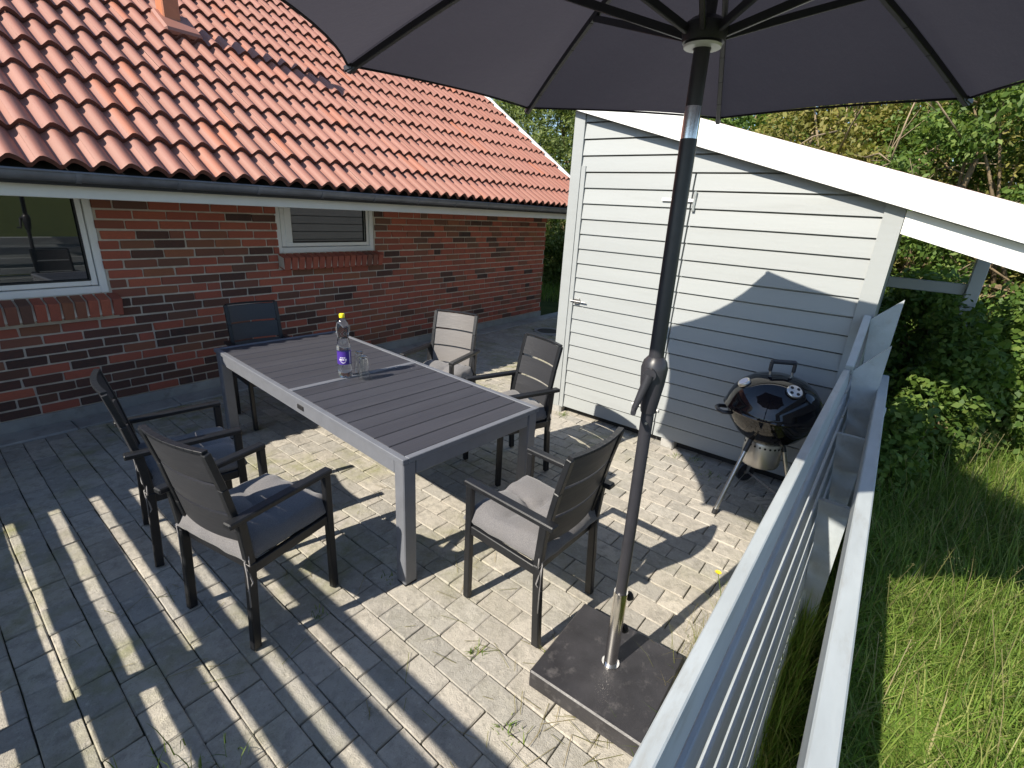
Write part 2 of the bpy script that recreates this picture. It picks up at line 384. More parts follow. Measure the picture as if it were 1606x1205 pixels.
for j in range(0, 24):
    off = .227+(.12 if (j-11) % 2 else 0)+(random.choice((0, 0, .06, -.06)) if j % 3 == 0 else 0)
    z0 = ZP+CH*j+.007; z1 = z0+CH-.0145
    for k in range(-11, 28):
        if (k*7+j*5) % 23 == 0: segs = [(off+.24*k, off+.24*k+.12), (off+.24*k+.12, off+.24*k+.24)]
        else: segs = [(off+.24*k, off+.24*k+.24)]
        for (a, c_) in segs:
            a += .0065; c_ -= .0065; a = max(a, -2.2); c_ = min(c_, WX1)
            parts = [(a, c_)]
            for (wx0, wx1, wz) in ((W1[0]-.03, W1[1]+.03, W1[2]-.165), (W2[0]-.01, W2[1]+.045, W2[2]-.155)):
                if z1 > wz:
                    q = []
                    for (u, w) in parts:
                        zz = wx0 if z1 <= (1.0 if wx0 < 0 else 1.26) else None
                        lo, hi = (wx0, wx1) if zz is not None else (wx0+.02, wx1-.035)
                        if u < lo: q.append((u, min(w, lo)))
                        if w > hi: q.append((max(u, hi), w))
                    parts = [t for t in q if t[1]-t[0] > .03]
            for (u, w) in parts:
                if w-u > .03: cand.append((u, w, z0, z1))
vis, hid = [], []
for c_ in cand:
    p = pix(((c_[0]+c_[1])/2, 0, (c_[2]+c_[3])/2))
    if p and -15 < p[0] < 1626 and c_[2] < 1.72: vis.append(((c_[1]-c_[0])/p[2]**1.5*-1, c_))
    else: hid.append(c_)
vis.sort()
for _, (u, w, z0, z1) in vis[:284]:
    o = link('brick', random.choice(dm_ if isdark(u, z0) else bm_), brick_wall); o.location = ((u+w)/2+random.uniform(-.002, .002), .022+random.uniform(-.0025, .0025), (z0+z1)/2+random.uniform(-.0015, .0015))
    o.scale = (w-u, .05, z1-z0); o.rotation_euler = (0, random.uniform(-.006, .006), random.choice((0, PI))+random.uniform(-.006, .006))
b = MB(); b2 = MB()
for (u, w, z0, z1) in [c_ for _, c_ in vis[284:]]+hid:
    (b2 if isdark(u, z0) else b).cbox(Matrix.Translation(((u+w)/2, .022+random.uniform(-.0025, .0025), (z0+z1)/2)), (w-u)/2, .025, (z1-z0)/2, .003, .0008)
b.obj('far_bricks', 'brick', brick_wall, kind='stuff'); b2.obj('far_dark_bricks', 'darkbrick', brick_wall, kind='stuff')
# windows
def window(x0, x1, z0, z1, sillh, left_vent):
    w = MB().box(x0, x1, .06, .12, z0, z1)
    fr = MB(); t = .055
    for (a, b_, c_, d) in ((x0, x0+t, z0, z1), (x1-t, x1, z0, z1), (x0+t, x1-t, z0, z0+t), (x0+t, x1-t, z1-t, z1)): fr.box(a, b_, .015, .085, c_, d, .006)
    root = fr.obj('window', 'frame_upvc', house)
    s = MB(); u = t+.006; t2 = t+.05
    for (a, b_, c_, d) in ((x0+u, x0+t2, z0+u, z1-u), (x1-t2, x1-u, z0+u, z1-u), (x0+t2, x1-t2, z0+u, z0+t2), (x0+t2, x1-t2, z1-t2, z1-u)): s.box(a, b_, .022, .07, c_, d, .006)
    if left_vent: s.box(x0+t2, x0+t2+.075, .022, .07, z0+t2, z1-t2, .006)
    s.obj('sash', 'frame_upvc', root)
    gk = MB(); 
    xa = x0+t2+(.075 if left_vent else 0)
    for (a, b_, c_, d) in ((xa, x1-t2, z0+t2-.006, z0+t2+.006), (x1-t2-.006, x1-t2+.005, z0+t2, z1-t2)): gk.box(a, b_, .018, .03, c_, d)
    gk.obj('gasket', 'blackrubber', root)
    MB().box(xa-.003, x1-t2+.003, .045, .052, z0+t2-.003, z1-t2).obj('pane', 'glass', root)
    MB().box(x0+.01, x1-.01, .13, .5, z0, z1).obj('room', 'dark', root)
    # brick-on-edge sill
    n = int(round((x1-x0+.05)/.078)); wd = (x1-x0+.05)/n
    for k in range(n):
        M_ = Matrix.Translation((x0-.005+wd*(k+.5), -.03, z0-sillh/2-.012)) @ Matrix.Rotation(math.radians(14), 4, 'X')
        o = link('sill_brick', random.choice(bm_), root); o.matrix_local = M_ @ Matrix.Diagonal((wd-.014, .15, sillh*.95, 1))
    MB().prism([(-.088, z0-sillh-.006), (.05, z0-sillh+.028), (.05, z0-.006), (-.088, z0-.04)], x0-.004, x1+.034, 'x').obj('sill_mortar', 'mortar', root)
window(*W1, .15, False); window(*W2, .14, True)
# eaves
MB().box(-7.1, 6.36, -.80, -.775, 1.728, 1.86, .004).obj('fascia', 'fascia', house)
MB().box(-7.1, 6.36, -.773, .0, 1.742, 1.758).obj('soffit', 'fascia', house)
gt = MB(); GR = .056; prof = [(GR*math.cos(a), GR*math.sin(a)) for a in np.linspace(PI, 2*PI, 13)]
inner = [(.9*y, .9*z) for y, z in prof[::-1]]
lip = [(-GR-.008+.008*math.cos(a), .004+.008*math.sin(a)) for a in np.linspace(0, PI*1.4, 5)]
gt.prism([(y-.862, z+1.876) for y, z in prof+inner], -7.1, 6.40, 'x')
gutter = gt.obj('gutter', 'zinc', house, smooth='auto')
MB().tube([(-7.1, -.918, 1.880), (6.4, -.918, 1.880)], .008, 8).obj('gutter_bead', 'zinc', gutter, smooth='auto')
for k in range(15):
    x = -.30-1.1+k*.556; MB().prism([(1.07*y-.862, 1.07*z+1.876) for y, z in prof]+[(1.0*y-.862, 1.0*z+1.876) for y, z in prof[::-1]], x, x+.03, 'x').obj('gutter_bracket', 'zinc', gutter)
# roof
Lr = (RIDGE_Y-EY)/math.cos(RP)
roofm = MB(); n_ = Vector((0, -math.sin(RP), math.cos(RP))); uS = Vector((0, math.cos(RP), math.sin(RP)))
E0 = Vector((0, EY+.03, EZ-.045))
v0 = [E0+n_*0, E0+uS*Lr, E0+uS*Lr-n_*.10, E0-n_*.05]
roofm.prism([(v.y, v.z) for v in v0], -7.1, 6.36, 'x')
roofm.prism([(2*RIDGE_Y-v.y, v.z) for v in v0], -7.1, 6.36, 'x')
roof = roofm.obj('roof', 'dark', house)
TW, TL, WA = .2846, .3585, .027
def tilemesh():
    b = MB(); nx = 16; X = [TW*(i/nx) for i in range(nx+1)]
    def prof(x):
        p = (x/(TW/2)) % 1.0
        s_ = (1+math.sin(2*PI*(p-.02)))/2; return WA*(2*s_**.72-1)+.004*math.sin(4*PI*p)
    rows = []
    for (y, dz) in ((0, .046), (TL+.05, .006)): rows.append([(x, y, prof(x)+dz) for x in X])
    bot = [(x, 0.004, prof(x)+.046-.034) for x in X]
    nn = nx+1; V = bot+rows[0]+rows[1]; F = []
    for i in range(nx):
        F.append((i, i+1, nn+i+1, nn+i)); F.append((nn+i, nn+i+1, 2*nn+i+1, 2*nn+i))
    b.add(V, F); me = bpy.data.meshes.new('roof_tile'); me.from_pydata(b.v, [], b.f)
    me.shade_smooth(); me.update(); me.set_sharp_from_angle(angle=math.radians(45)); me.materials.append(MAT['tile']); me.materials.append(MAT['tile_edge'])
    for q, pl in enumerate(me.polygons): pl.material_index = 1-(q % 2)
    return b, me
tb, tme = tilemesh()
RB = Matrix(((1, 0, 0, 0), (0, uS.y, n_.y, 0), (0, uS.z, n_.z, 0), (0, 0, 0, 1)))
tiles = []
for r in range(13):
    for c_ in range(34):
        x = 6.37-TW*(c_+1)
        if x < -3.0: continue
        P = Vector((x, EY, EZ+.012))+uS*(TL*r); tiles.append((P, r, c_))
vis, hid = [], []
VENT = (1.12, 1.03)
for (P, r, c_) in tiles:
    p = pix(P+uS*.17+Vector((TW/2, 0, 0)))
    if p and -40 < p[0] < 930 and -45 < p[1] < 360 and not (p[1] < 100 and p[0] > 560): vis.append((p[2], P))
    else: hid.append(P)
vis.sort(key=lambda t: t[0])
def tileM(P): return Matrix.Translation(P+n_*random.uniform(-.002, .003)) @ Matrix.Rotation(random.uniform(-.004, .004), 4, 'X') @ RB
for _, P in vis[:300]:
    o = link('roof_tile', tme, roof); o.matrix_local = tileM(P)
b = MB()
for P in [p for _, p in vis[300:]]+hid:
    Mx = tileM(P); b.add([Mx @ Vector(v) for v in tb.v], tb.f)
me = bpy.data.meshes.new('far_roof_tiles'); me.from_pydata(b.v, [], b.f); me.shade_smooth(); me.set_sharp_from_angle(angle=math.radians(45)); me.materials.append(MAT['tile']); me.materials.append(MAT['tile_edge'])
for q, pl in enumerate(me.polygons): pl.material_index = 1-(q % 2)
link('far_roof_tiles', me, roof, kind='stuff')
ve = MB(); a0 = Vector((0, EY-.02, EZ))+n_*.015; a1 = a0+uS*(Lr+.03)
ve.prism([(a0.y, a0.z+.055), (a1.y, a1.z+.055), (a1.y, a1.z-.14), (a0.y, a0.z-.14)], 6.385, 6.425, 'x').obj('verge_board', 'whitepaint', roof)
MB().tube([(-7.1, RIDGE_Y, EZ+(RIDGE_Y-EY)*math.tan(RP)+.03), (6.4, RIDGE_Y, EZ+(RIDGE_Y-EY)*math.tan(RP)+.03)], .11, 12).obj('ridge', 'tile', roof)
vz = EZ+(VENT[1]-EY)*math.tan(RP)
vp = MB().box(VENT[0]-.075, VENT[0]+.075, VENT[1]-.075, VENT[1]+.075, vz-.1, vz+1.05, .012).obj('vent_pipe', 'terracotta', house)
MB().box(VENT[0]-.11, VENT[0]+.11, VENT[1]-.11, VENT[1]+.11, vz+1.05, vz+1.1, .01).obj('vent_cap', 'terracotta', vp)
fl = MB(); fl.cbox(Matrix.Translation((VENT[0]+.03, VENT[1]-.07, vz+.02)) @ RB @ Matrix.Translation((0, 0, .012)), .16, .17, .035, .02); fl.obj('vent_flashing', 'tile', vp)

# ------------------------------------------------------------------ shed
shed = thing('shed', 'pale grey weatherboard shed with lean-to roof and plank door', 'shed', (0, 0, 0))
SX = 2.62; SYL = -2.655; SYR = -4.972; SZB = .07; SZS = .1222
slope = .2797
def zroof(y, off=0): return 2.668+slope*(y-SYL)+off
def clip(poly, off):
    out = []; n = len(poly)
    for i in range(n):
        a, c_ = poly[i], poly[(i+1) % n]; da = zroof(a[0], off)-a[1]; dc = zroof(c_[0], off)-c_[1]
        if da >= 0: out.append(a)
        if da*dc < 0:
            t = da/(da-dc); out.append((a[0]+(c_[0]-a[0])*t, a[1]+(c_[1]-a[1])*t))
    return out
core = MB().prism([(SYL-.02, .06), (SYR+.02, .06), (SYR+.02, zroof(SYR+.02, .03)), (SYL-.02, zroof(SYL-.02, .03))], SX+.03, 4.6, 'x').obj('wall_core', 'shedpaint', shed)
door = MB().box(SX+.012, SX+.028, -3.695, -2.795, SZB+.01, 2.135).obj('door', 'shedpaint', shed)
def board(y0, y1, k, parent, name='siding_board', lo=None):
    z0 = SZB+SZS*k; z1 = z0+SZS-.011
    poly = clip([(y1, z0), (y0, z0), (y0, z1), (y1, z1)], -.06)
    if len(poly) < 3: return
    b = MB(); n = len(poly); xi = SX+.035
    def xo(z): t = (z-z0)/(SZS); return SX-.012+.012*t-(.0 if t > .08 else 0)
    V = [(xi, u, w) for u, w in poly]+[(xo(w)+random.uniform(-.0015, .0015), u, w) for u, w in poly]
    b.add(V, [tuple(range(n))[::-1], tuple(range(n, 2*n))]+[(i, (i+1) % n, n+(i+1) % n, n+i) for i in range(n)])
    b.obj(name, 'shedpaint', parent)
for k in range(0, 21):
    if k < 17:
        board(-2.797, -3.694, k, door, 'door_board'); board(-3.706, -4.875, k, core)
    else: board(-2.752, -4.875, k, core)
MB().prism(clip([(SYR, .06), (-4.868, .06), (-4.868, 2.7), (SYR, 2.7)], -.055), SX-.022, SX+.05, 'x').obj('corner_board', 'shedpaint', shed)
MB().prism(clip([(-2.750, .06), (SYL, .06), (SYL, 2.7), (-2.750, 2.7)], -.055), SX-.024, SX+.05, 'x').obj('corner_board', 'shedpaint', shed)
MB().box(SX-.02, SX+.03, -2.793, -2.754, .06, 2.19).obj('door_jamb', 'shedpaint', shed)
for k in range(20):
    z0 = .08+SZS*k; MB().box(SX+.05, 4.6, SYL-.03, SYL+.002, z0, z0+SZS-.012).obj('side_board', 'shedpaint', core)
for y in (-2.72, -3.84, -4.8):
    MB().cbox(Matrix.Translation((SX+.05, y, -.01)), .07, .055, .085, .012, .006).obj('foundation_block', 'concrete', shed)
MB().box(SX+.06, SX+.10, -4.9, -2.75, -.05, .06).obj('sill_beam', 'dark', shed)
# hardware
MB().bar((SX-.020, -3.48, 1.955), (SX-.020, -3.72, 1.955), .008, .022, .002).obj('hinge', 'whitepaint', door)
MB().box(SX-.024, SX-.008, -3.735, -3.715, 1.88, 2.02, .003).obj('hinge', 'alu', door)
MB().bar((SX-.020, -3.48, .30), (SX-.020, -3.72, .30), .008, .022, .002).obj('hinge', 'whitepaint', door)
lt = MB().tube([(SX-.03, -2.77, 1.086), (SX-.03, -2.93, 1.086)], .006, 8); lt.tube([(SX-.03, -2.88, 1.086), (SX-.055, -2.88, 1.12)], .005, 8); lt.box(SX-.03, SX-.015, -2.86, -2.81, 1.065, 1.105); lt.obj('door_bolt', 'alu', door)
# roof, barge boards
YE = -5.66
def slab(y0, y1, o0, o1, x0, x1): return MB().prism([(y0, zroof(y0, o0)), (y1, zroof(y1, o0)), (y1, zroof(y1, o1)), (y0, zroof(y0, o1))], x0, x1, 'x')
slab(SYL+.03, YE, .11, .045, SX-.05, 4.72).obj('shed_roof', 'roofing', shed)
slab(SYL+.04, YE, .105, -.068, SX-.085, SX-.052).obj('barge_board', 'whitepaint', shed)
slab(SYR-.004, YE, -.072, -.205, SX-.03, SX+.015).obj('lower_barge_board', 'whitepaint', shed)
for x in (3.2, 3.9, 4.6):
    slab(SYR-.03, YE+.05, .04, -.06, x, x+.06).obj('rafter', 'shedpaint', shed)
MB().box(4.36, 4.45, -5.60, -5.51, -.1, zroof(-5.55, -.06), .005).obj('carport_post', 'shedpaint', shed)
MB().bar((4.43, SYR, 1.40), (4.43, -5.51, 1.40), .05, .09, .004).obj('carport_beam', 'shedpaint', shed)
MB().box(SX+.05, 4.6, SYR+.0, SYR+.018, .06, zroof(SYR, -.1)).obj('side_wall', 'shedpaint', shed)

# ------------------------------------------------------------------ right fence
fence = thing('planter_fence', 'grey painted double slat fence with trough between, ending at the shed', 'fence', (0, 0, 0))
def fy(x): return -4.889-.0097*(x+.647)
LEAN = .019; PIT_ = .145
for k in range(8):
    zt = 1.055-PIT_*k; x0, x1 = -1.75, 2.145; dy = LEAN*k; tv = (0, .115, 1); th_, hh = (.032, .10) if k == 0 else (.014, .09)
    dy += .002 if k else -.006
    MB().bar((x0, fy(x0)-.022-dy, zt-hh/2), (x1, fy(x1)-.022-dy, zt-hh/2), th_, hh, .003, tv).obj('slat', 'fencepaint', fence)
    if k: MB().bar((2.20, fy(2.2)-.022-dy, zt-hh/2), (2.59, fy(2.59)-.022-dy, zt-hh/2), th_, hh, .003, tv).obj('slat', 'fencepaint', fence)
MB().bar((2.15, fy(2.15)-.02, 1.05), (2.598, fy(2.6)-.02, 1.29), .042, .07, .004).obj('top_rail', 'fencepaint', fence)
for x, zi, zo in ((2.575, 1.30, 1.44), (2.172, 1.05, 1.225), (1.64, .84, .84), (1.12, .70, .70)):
    li = lambda z: fy(x)-.040-LEAN*max(0, (1.05-z))/PIT_
    if zo > .85: poly = [(li(.1), .1), (-5.112, .1), (-5.112, .845), (-5.096, .855), (-5.096, zo), (li(zi), zi)]
    else: poly = [(li(.3), .0), (-5.112, .0), (-5.112, zo), (li(zi), zi), (li(.45), .45)]
    MB().prism(poly, x-.014, x+.014, 'x').obj('fin_board', 'fencepaint', fence)
MB().bar((-1.75, -5.122, .975-.06), (2.55, -5.117, .975-.06), .046, .12, .004).obj('outer_rail', 'fencepaint', fence)
MB().bar((-1.75, -5.128, .755), (2.55, -5.123, .755), .022, .19, .003).obj('outer_board', 'fencepaint', fence)
for k in range(4): MB().bar((-1.75, -5.180, .58-.16*k), (2.55, -5.175, .58-.16*k), .02, .14, .003).obj('outer_board', 'fencepaint', fence)
for x in (2.20, -1.0): MB().box(x, x+.07, -5.165, -5.125, -.14, .85, .004).obj('post', 'fencepaint', fence)

# left fence (casts the slat shadows)
lf = thing('slat_fence', 'grey painted horizontal slat fence across the near end of the patio', 'fence', (0, 0, 0))
LFX = -1.71; LH = 1.297
def lx(y): return LFX+.04*(y+3.4)
zt = LH; k = 0
while zt > .1:
    h = .101 if k == 0 else .113
    MB().bar((lx(-4.86), -4.86, zt-h/2), (lx(-.3), -.3, zt-h/2), .022, h, .003).obj('slat', 'fencepaint', lf); zt -= h+.0535; k += 1
for y in (-4.72, -2.88, -1.12, -.35): MB().box(lx(y)-.085, lx(y)-.012, y-.05, y+.05, -.1, LH-.01, .004).obj('post', 'fencepaint', lf)

# ------------------------------------------------------------------ table
TT = -.0743; TWd, TLn, TH = .984, 2.326, .723
table = thing('garden_table', 'long dark grey slatted garden table with aluminium frame', 'table', (.6485, -2.342, 0), TT)
hw, hl = TWd/2, TLn/2; fr = .033
for (a, b_, c_, d) in ((-hw, -hw+fr, -hl, hl), (hw-fr, hw, -hl, hl), (-hw+fr, hw-fr, -hl, -hl+fr), (-hw+fr, hw-fr, hl-fr, hl)):
    MB().box(a, b_, c_, d, TH-.028, TH, .003).obj('frame_rail', 'tableframe', table)
MB().box(-hw+fr, hw-fr, -.021, .021, TH-.028, TH-.001, .002).obj('centre_bar', 'tableframe', table)
ns = 9
for sgn in (-1, 1):
    y0 = .024; L = (hl-fr-.026)/ns
    for k in range(ns):
        ya = y0+L*k+.003; yb = y0+L*(k+1)-.003
        if sgn < 0: ya, yb = -yb, -ya
        MB().box(-hw+fr+.001, hw-fr-.001, ya, yb, TH-.024, TH-.003+random.uniform(-.001, .0005), .003).obj('slat', 'tableslat', table)
MB().box(-hw+.03, hw-.03, -hl+.03, hl-.03, TH-.034, TH-.029).obj('under_panel', 'blackrubber', table)
for (a, b_, c_, d) in ((-hw+.012, -hw+.042, -hl+.085, hl-.085), (hw-.042, hw-.012, -hl+.085, hl-.085), (-hw+.085, hw-.085, -hl+.012, -hl+.042), (-hw+.085, hw-.085, hl-.042, hl-.012)):
    MB().box(a, b_, c_, d, TH-.105, TH-.030, .004).obj('apron', 'tableframe', table)
for sx in (-1, 1):
    for sy in (-1, 1):
        lg = MB().box(sx*(hw-.045)-.036, sx*(hw-.045)+.036, sy*(hl-.045)-.036, sy*(hl-.045)+.036, .008, TH-.029, .005).obj('leg', 'tableframe', table)
        MB().box(sx*(hw-.045)-.034, sx*(hw-.045)+.034, sy*(hl-.045)-.034, sy*(hl-.045)+.034, 0, .008).obj('foot', 'blackrubber', lg)
MB().box(-hw+.006, -hw+.013, -.20, -.13, TH-.072, TH-.044, .002).obj('catch', 'blackrubber', table)

# ------------------------------------------------------------------ chairs
def make_chair():
    r = thing('garden_armchair', 'x', 'chair')
    W, D = .222, .215
    for s in (-1, 1):
        lg = MB().bar((s*W, D, .006), (s*W, D, .638), .030, .036, .004).obj('leg', 'frame', r)
        rl = MB(); P = [(s*W, -D, .006), (s*W, -D+.026, .425), (s*W, -D+.010, .638)]
        for a, c_ in zip(P[:-1], P[1:]): rl.bar(a, c_, .030, .038, .004)
        rl.obj('leg', 'frame', r)
        MB().bar((s*(W+.004), D+.020, .650), (s*(W+.004), -D-.045, .640), .046, .026, .005).obj('armrest', 'frame', r)
        MB().bar((s*W, D-.02, .405), (s*W, -D+.04, .395), .024, .045, .003).obj('seat_rail', 'frame', r)
        up_ = MB(); B = [(s*.196, -D+.055, .40), (s*.196, -D+.018, .58), (s*.196, -D-.020, .78), (s*.196, -D-.060, .945)]
        for a, c_ in zip(B[:-1], B[1:]): up_.bar(a, c_, .030, .026, .003)
        up_.obj('back_upright', 'frame', r)
    MB().bar((-W, D, .40), (W, D, .40), .024, .045, .003).obj('seat_rail', 'frame', r)
    MB().bar((-W+.01, -D+.045, .395), (W-.01, -D+.045, .395), .024, .045, .003).obj('seat_rail', 'frame', r)
    for k in range(5):
        y = -D+.07+k*.078; MB().box(-W+.018, W-.018, y, y+.072, .412, .424, .003).obj('seat_slat', 'slat', r)
    # curved back slats
    def ylean(z): return np.interp(z, [.40, .58, .78, .945], [-D+.055, -D+.018, -D-.020, -D-.060])
    for k in range(3):
        z0 = .513+k*.146; z1 = z0+.131; n = 10; b = MB(); V = []; F = []
        for i in range(n+1):
            x = -.183+.366*i/n; bow = -.024*(1-(x/.183)**2)
            for (z, dy) in ((z0, .006), (z1, .006), (z1, -.006), (z0, -.006)): V.append((x, ylean(z)+bow+dy, z))
        for i in range(n):
            for q in range(4): F.append((i*4+q, i*4+(q+1) % 4, (i+1)*4+(q+1) % 4, (i+1)*4+q))
        F += [(0, 1, 2, 3), (n*4+3, n*4+2, n*4+1, n*4)]
        b.add(V, F).obj('back_slat', 'slat', r, smooth='auto')
    tp = MB(); prev = None
    for i in range(11):
        x = -.196+.392*i/10; p = (x, ylean(.945)-.024*(1-(x/.196)**2), .950)
        if prev: tp.bar(prev, p, .026, .012, .001)
        prev = p
    tp.obj('top_rail', 'frame', r)
    return r
def cushion_mesh(seed):
    random.seed(seed); n = 32; S = .220; V = []; F = []
    ph = random.uniform(0, 6)
    for i in range(n+1):
        for j in range(n+1):
            u = -1+2*i/n; v = -1+2*j/n
            e = max(abs(u), abs(v))
            edge = math.sqrt(max(0, 1-(max(0, e-.62)/.38)**2.4))
            d2 = u*u+v*v; tuft = .042*math.exp(-d2/.035)+.022*math.exp(-d2/.28)
            ang = math.atan2(v, u); cre = .050*math.exp(-d2/.42)*((abs(math.sin(2*ang+.4)))**.35-.8)*(1-math.exp(-d2/.012))
            z = .046+.056*edge-tuft+cre+.006*math.sin(5*u+ph)*math.sin(4.3*v+ph)*(1-e*.3)+.004*math.sin(13*u+2*v+ph)*(1 if e > .75 else .4)
            wob = 1+.010*math.sin(9*(u+v)+ph)
            V.append((u*S*wob*(1+.03*(1-v*v)*0), v*S*wob, z))
    N = n+1
    for i in range(n):
        for j in range(n): F.append((i*N+j, (i+1)*N+j, (i+1)*N+j+1, i*N+j+1))
    base = len(V)
    ring = [i*N for i in range(N)]+[n*N+j for j in range(1, N)]+[i*N+n for i in range(n-1, -1, -1)]+[j for j in range(n-1, 0, -1)]
    for q, idx in enumerate(ring):
        x, y, z = V[idx]; V.append((x*1.045, y*1.045, .024+.004*math.sin(q*.7)))
    for q, idx in enumerate(ring):
        x, y, z = V[idx]; V.append((x*.97, y*.97, .0))
    R_ = len(ring)
    for q in range(R_):
        a, c_ = ring[q], ring[(q+1) % R_]; F.append((a, c_, base+(q+1) % R_, base+q)); F.append((base+q, base+(q+1) % R_, base+R_+(q+1) % R_, base+R_+q))
    F.append(tuple(base+R_+q for q in range(R_)))
    b = MB().add(V, F); me = b.mesh('seat_cushion', True); me.materials.append(MAT['fabric']); return me
ch0 = make_chair()
spots = [
 (-.395, -3.005, math.radians(10)-PI/2, 'black slatted armchair on the window side of the table, beside the near table leg', 1),
 (-.385, -2.235, math.radians(-11)-PI/2, 'black slatted armchair on the window side of the table, closer to the house wall', 2),
 (.452, -3.955, math.radians(-2.5), 'black slatted armchair at the table end beside the parasol base', 3),
 (1.41, -3.04, math.radians(163)-PI/2, 'black slatted armchair on the shed side of the table, closer to the parasol', 4),
 (1.60, -2.15, math.radians(196)-PI/2, 'slatted armchair with pale back on the shed side, near the brick wall', 5),
 (.70, -1.02, math.radians(262)-PI/2, 'black slatted armchair at the table end against the brick wall, fully shaded', 0)]
cl = ['grey tufted cushion on the chair beside the near table leg', 'grey tufted cushion on the window-side chair closer to the house', 'grey tufted cushion on the chair beside the parasol base', 'grey cushion on the shed-side chair closer to the parasol', 'grey cushion on the pale-backed chair near the brick wall']
for i, (x, y, rz, lab, cu) in enumerate(spots):
    c_ = ch0 if i == 0 else copy_tree(ch0)
    c_.location = (x, y, 0); c_.rotation_euler = (0, 0, rz); c_['label'] = lab; c_['group'] = 'six garden armchairs around the table'
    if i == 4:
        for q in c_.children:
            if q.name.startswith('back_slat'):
                q.data = q.data.copy(); q.data.materials[0] = MAT['slat_pale']; q['label'] = 'pale back slat'
    if cu:
        ro = thing('seat_cushion', cl[cu-1], 'cushion', (x, y, .4245), rz, 'grey seat cushions')
        pad = link('pad', cushion_mesh(cu), ro); pad.location = (0, .018, 0)
        random.seed(cu+50)
        bt = MB().lathe([(.0, .006), (.009, .004), (.011, 0), (.0, -.004)], 12); bt.obj('button', 'fabric', ro, smooth=True).location = (0, .018, .046)
        for s in (-1, 1):
            px_, py_ = s*.212, -.19
            t_ = MB(); L = random.uniform(.13, .2)
            t_.tube([(s*.195, -.165, .02), (px_, py_, .04), (px_+s*.014, py_-.022, .02), (px_+s*.016, py_-.02, -.05), (px_+s*random.uniform(.0, .03), py_-.03, -.05-L)], .0035, 6)
            t_.tube([(px_, py_, .04), (px_+s*.022, py_-.01, .05), (px_+s*.03, py_-.012, .0), (px_+s*.014, py_-.02, .015), (px_+s*.03, py_-.01, -.08), (px_+s*.012, py_-.025, -.12)], .0035, 6)
            t_.obj('tie', 'cord', ro, smooth=True)
random.seed(11)
# ------------------------------------------------------------------ parasol
para = thing('parasol', 'large dark grey parasol with black crank pole, opened over the patio', 'parasol', (.289, -4.481, .0))
PO = Vector((.289, -4.481, 0)); PTOP = Vector((.365, -4.425, 2.72)); pdv = (PTOP-Vector((.289, -4.481, .1)))
def pp(z): return Vector((.289, -4.481, .1))+pdv*((z-.1)/2.62)-PO
MB().tube([pp(.40), pp(1.30)], .0215, 20).obj('pole_lower', 'pole', para, smooth='auto')
MB().tube([pp(1.30), pp(2.04)], .0245, 20).obj('pole_upper', 'pole', para, smooth='auto')
MB().tube([pp(2.035), pp(2.125)], .0235, 20).obj('tilt_sleeve', 'chrome', para, smooth='auto')
MB().tube([pp(2.12), pp(2.70)], .0225, 20).obj('pole_top', 'pole', para, smooth='auto')
cz = MB(); ax = pdv.normalized(); vw = (CP-(PO+pp(1.3))); vw.z = 0; vw.normalize(); sd = ax.cross(vw).normalized()
def CBX(p, a, b, d, c): 
    M_ = Matrix(((sd.x, vw.x, ax.x, 0), (sd.y, vw.y, ax.y, 0), (sd.z, vw.z, ax.z, 0), (0, 0, 0, 1))); M_.translation = p; return M_
prof = []
for (z, w, d) in ((1.19, .026, .030), (1.22, .030, .036), (1.29, .040, .044), (1.345, .044, .046), (1.37, .038, .042), (1.385, .026, .03)):
    for k in range(16): prof.append(pp(z)+sd*(w*math.cos(2*PI*k/16))+vw*(d*math.sin(2*PI*k/16)))
cz.add(prof, [(i*16+k, i*16+(k+1) % 16, (i+1)*16+(k+1) % 16, (i+1)*16+k) for i in range(5) for k in range(16)]+[tuple(range(16))[::-1], tuple(range(80, 96))])
crank = cz.obj('crank_housing', 'pole', para, smooth='auto')
lft = -sd if (-sd).dot(rt) < 0 else sd
c0 = pp(1.335)+vw*.045+lft*.012; c1 = pp(1.215)+vw*.06+lft*.045
ck = MB().tube([c0-vw*.012, c0+vw*.016], .021, 16); ck.tube([c0+vw*.010, c1+vw*.004], [.016, .010], 12); ck.obj('crank_handle', 'pole', crank, smooth='auto')
MB().tube([c1-vw*.01, c1+vw*.045], .009, 12).obj('crank_knob', 'pole', crank, smooth='auto')
MB().tube([pp(1.155)+vw*.018, pp(1.155)+vw*.0265], .005, 8).obj('push_button', 'chrome', para)
hz = 2.305; RUN = pp(hz); APX = pp(2.69)
hb = MB().lathe([(.024, -.03), (.056, -.022), (.062, .0), (.060, .02), (.04, .035), (.024, .04)], 24, Matrix.Translation(RUN)); runner = hb.obj('runner', 'rib', para, smooth='auto')
MB().lathe([(.026, -.036), (.050, -.034), (.052, -.028), (.026, -.026)], 24, Matrix.Translation(RUN)).obj('runner_ring', 'whitepaint', runner, smooth='auto')
MB().lathe([(.0, .05), (.03, .045), (.055, .01), (.055, -.03), (.02, -.04)], 20, Matrix.Translation(APX)).obj('crown', 'rib', para, smooth='auto')
CC = Vector((.425, -4.402, 0))-PO; CR = 1.30; PH = math.radians(104)
def tip(k, r=CR):
    a = PH-PI/4*k; x, y = r*math.cos(a), r*math.sin(a); f = r/CR
    base = CC*f+Vector((APX.x, APX.y, 0))*(1-f)
    return Vector((base.x+x, base.y+y, 2.30+.014*x+.003*y if f == 1 else 0))
def ribp(k, f):
    T = tip(k); return Vector((APX.x+(T.x-APX.x)*f, APX.y+(T.y-APX.y)*f, APX.z+.02+(T.z-APX.z-.02)*(f**1.06)+.03*math.sin(PI*f)))
V = []; F = []; nu, nv = 14, 8
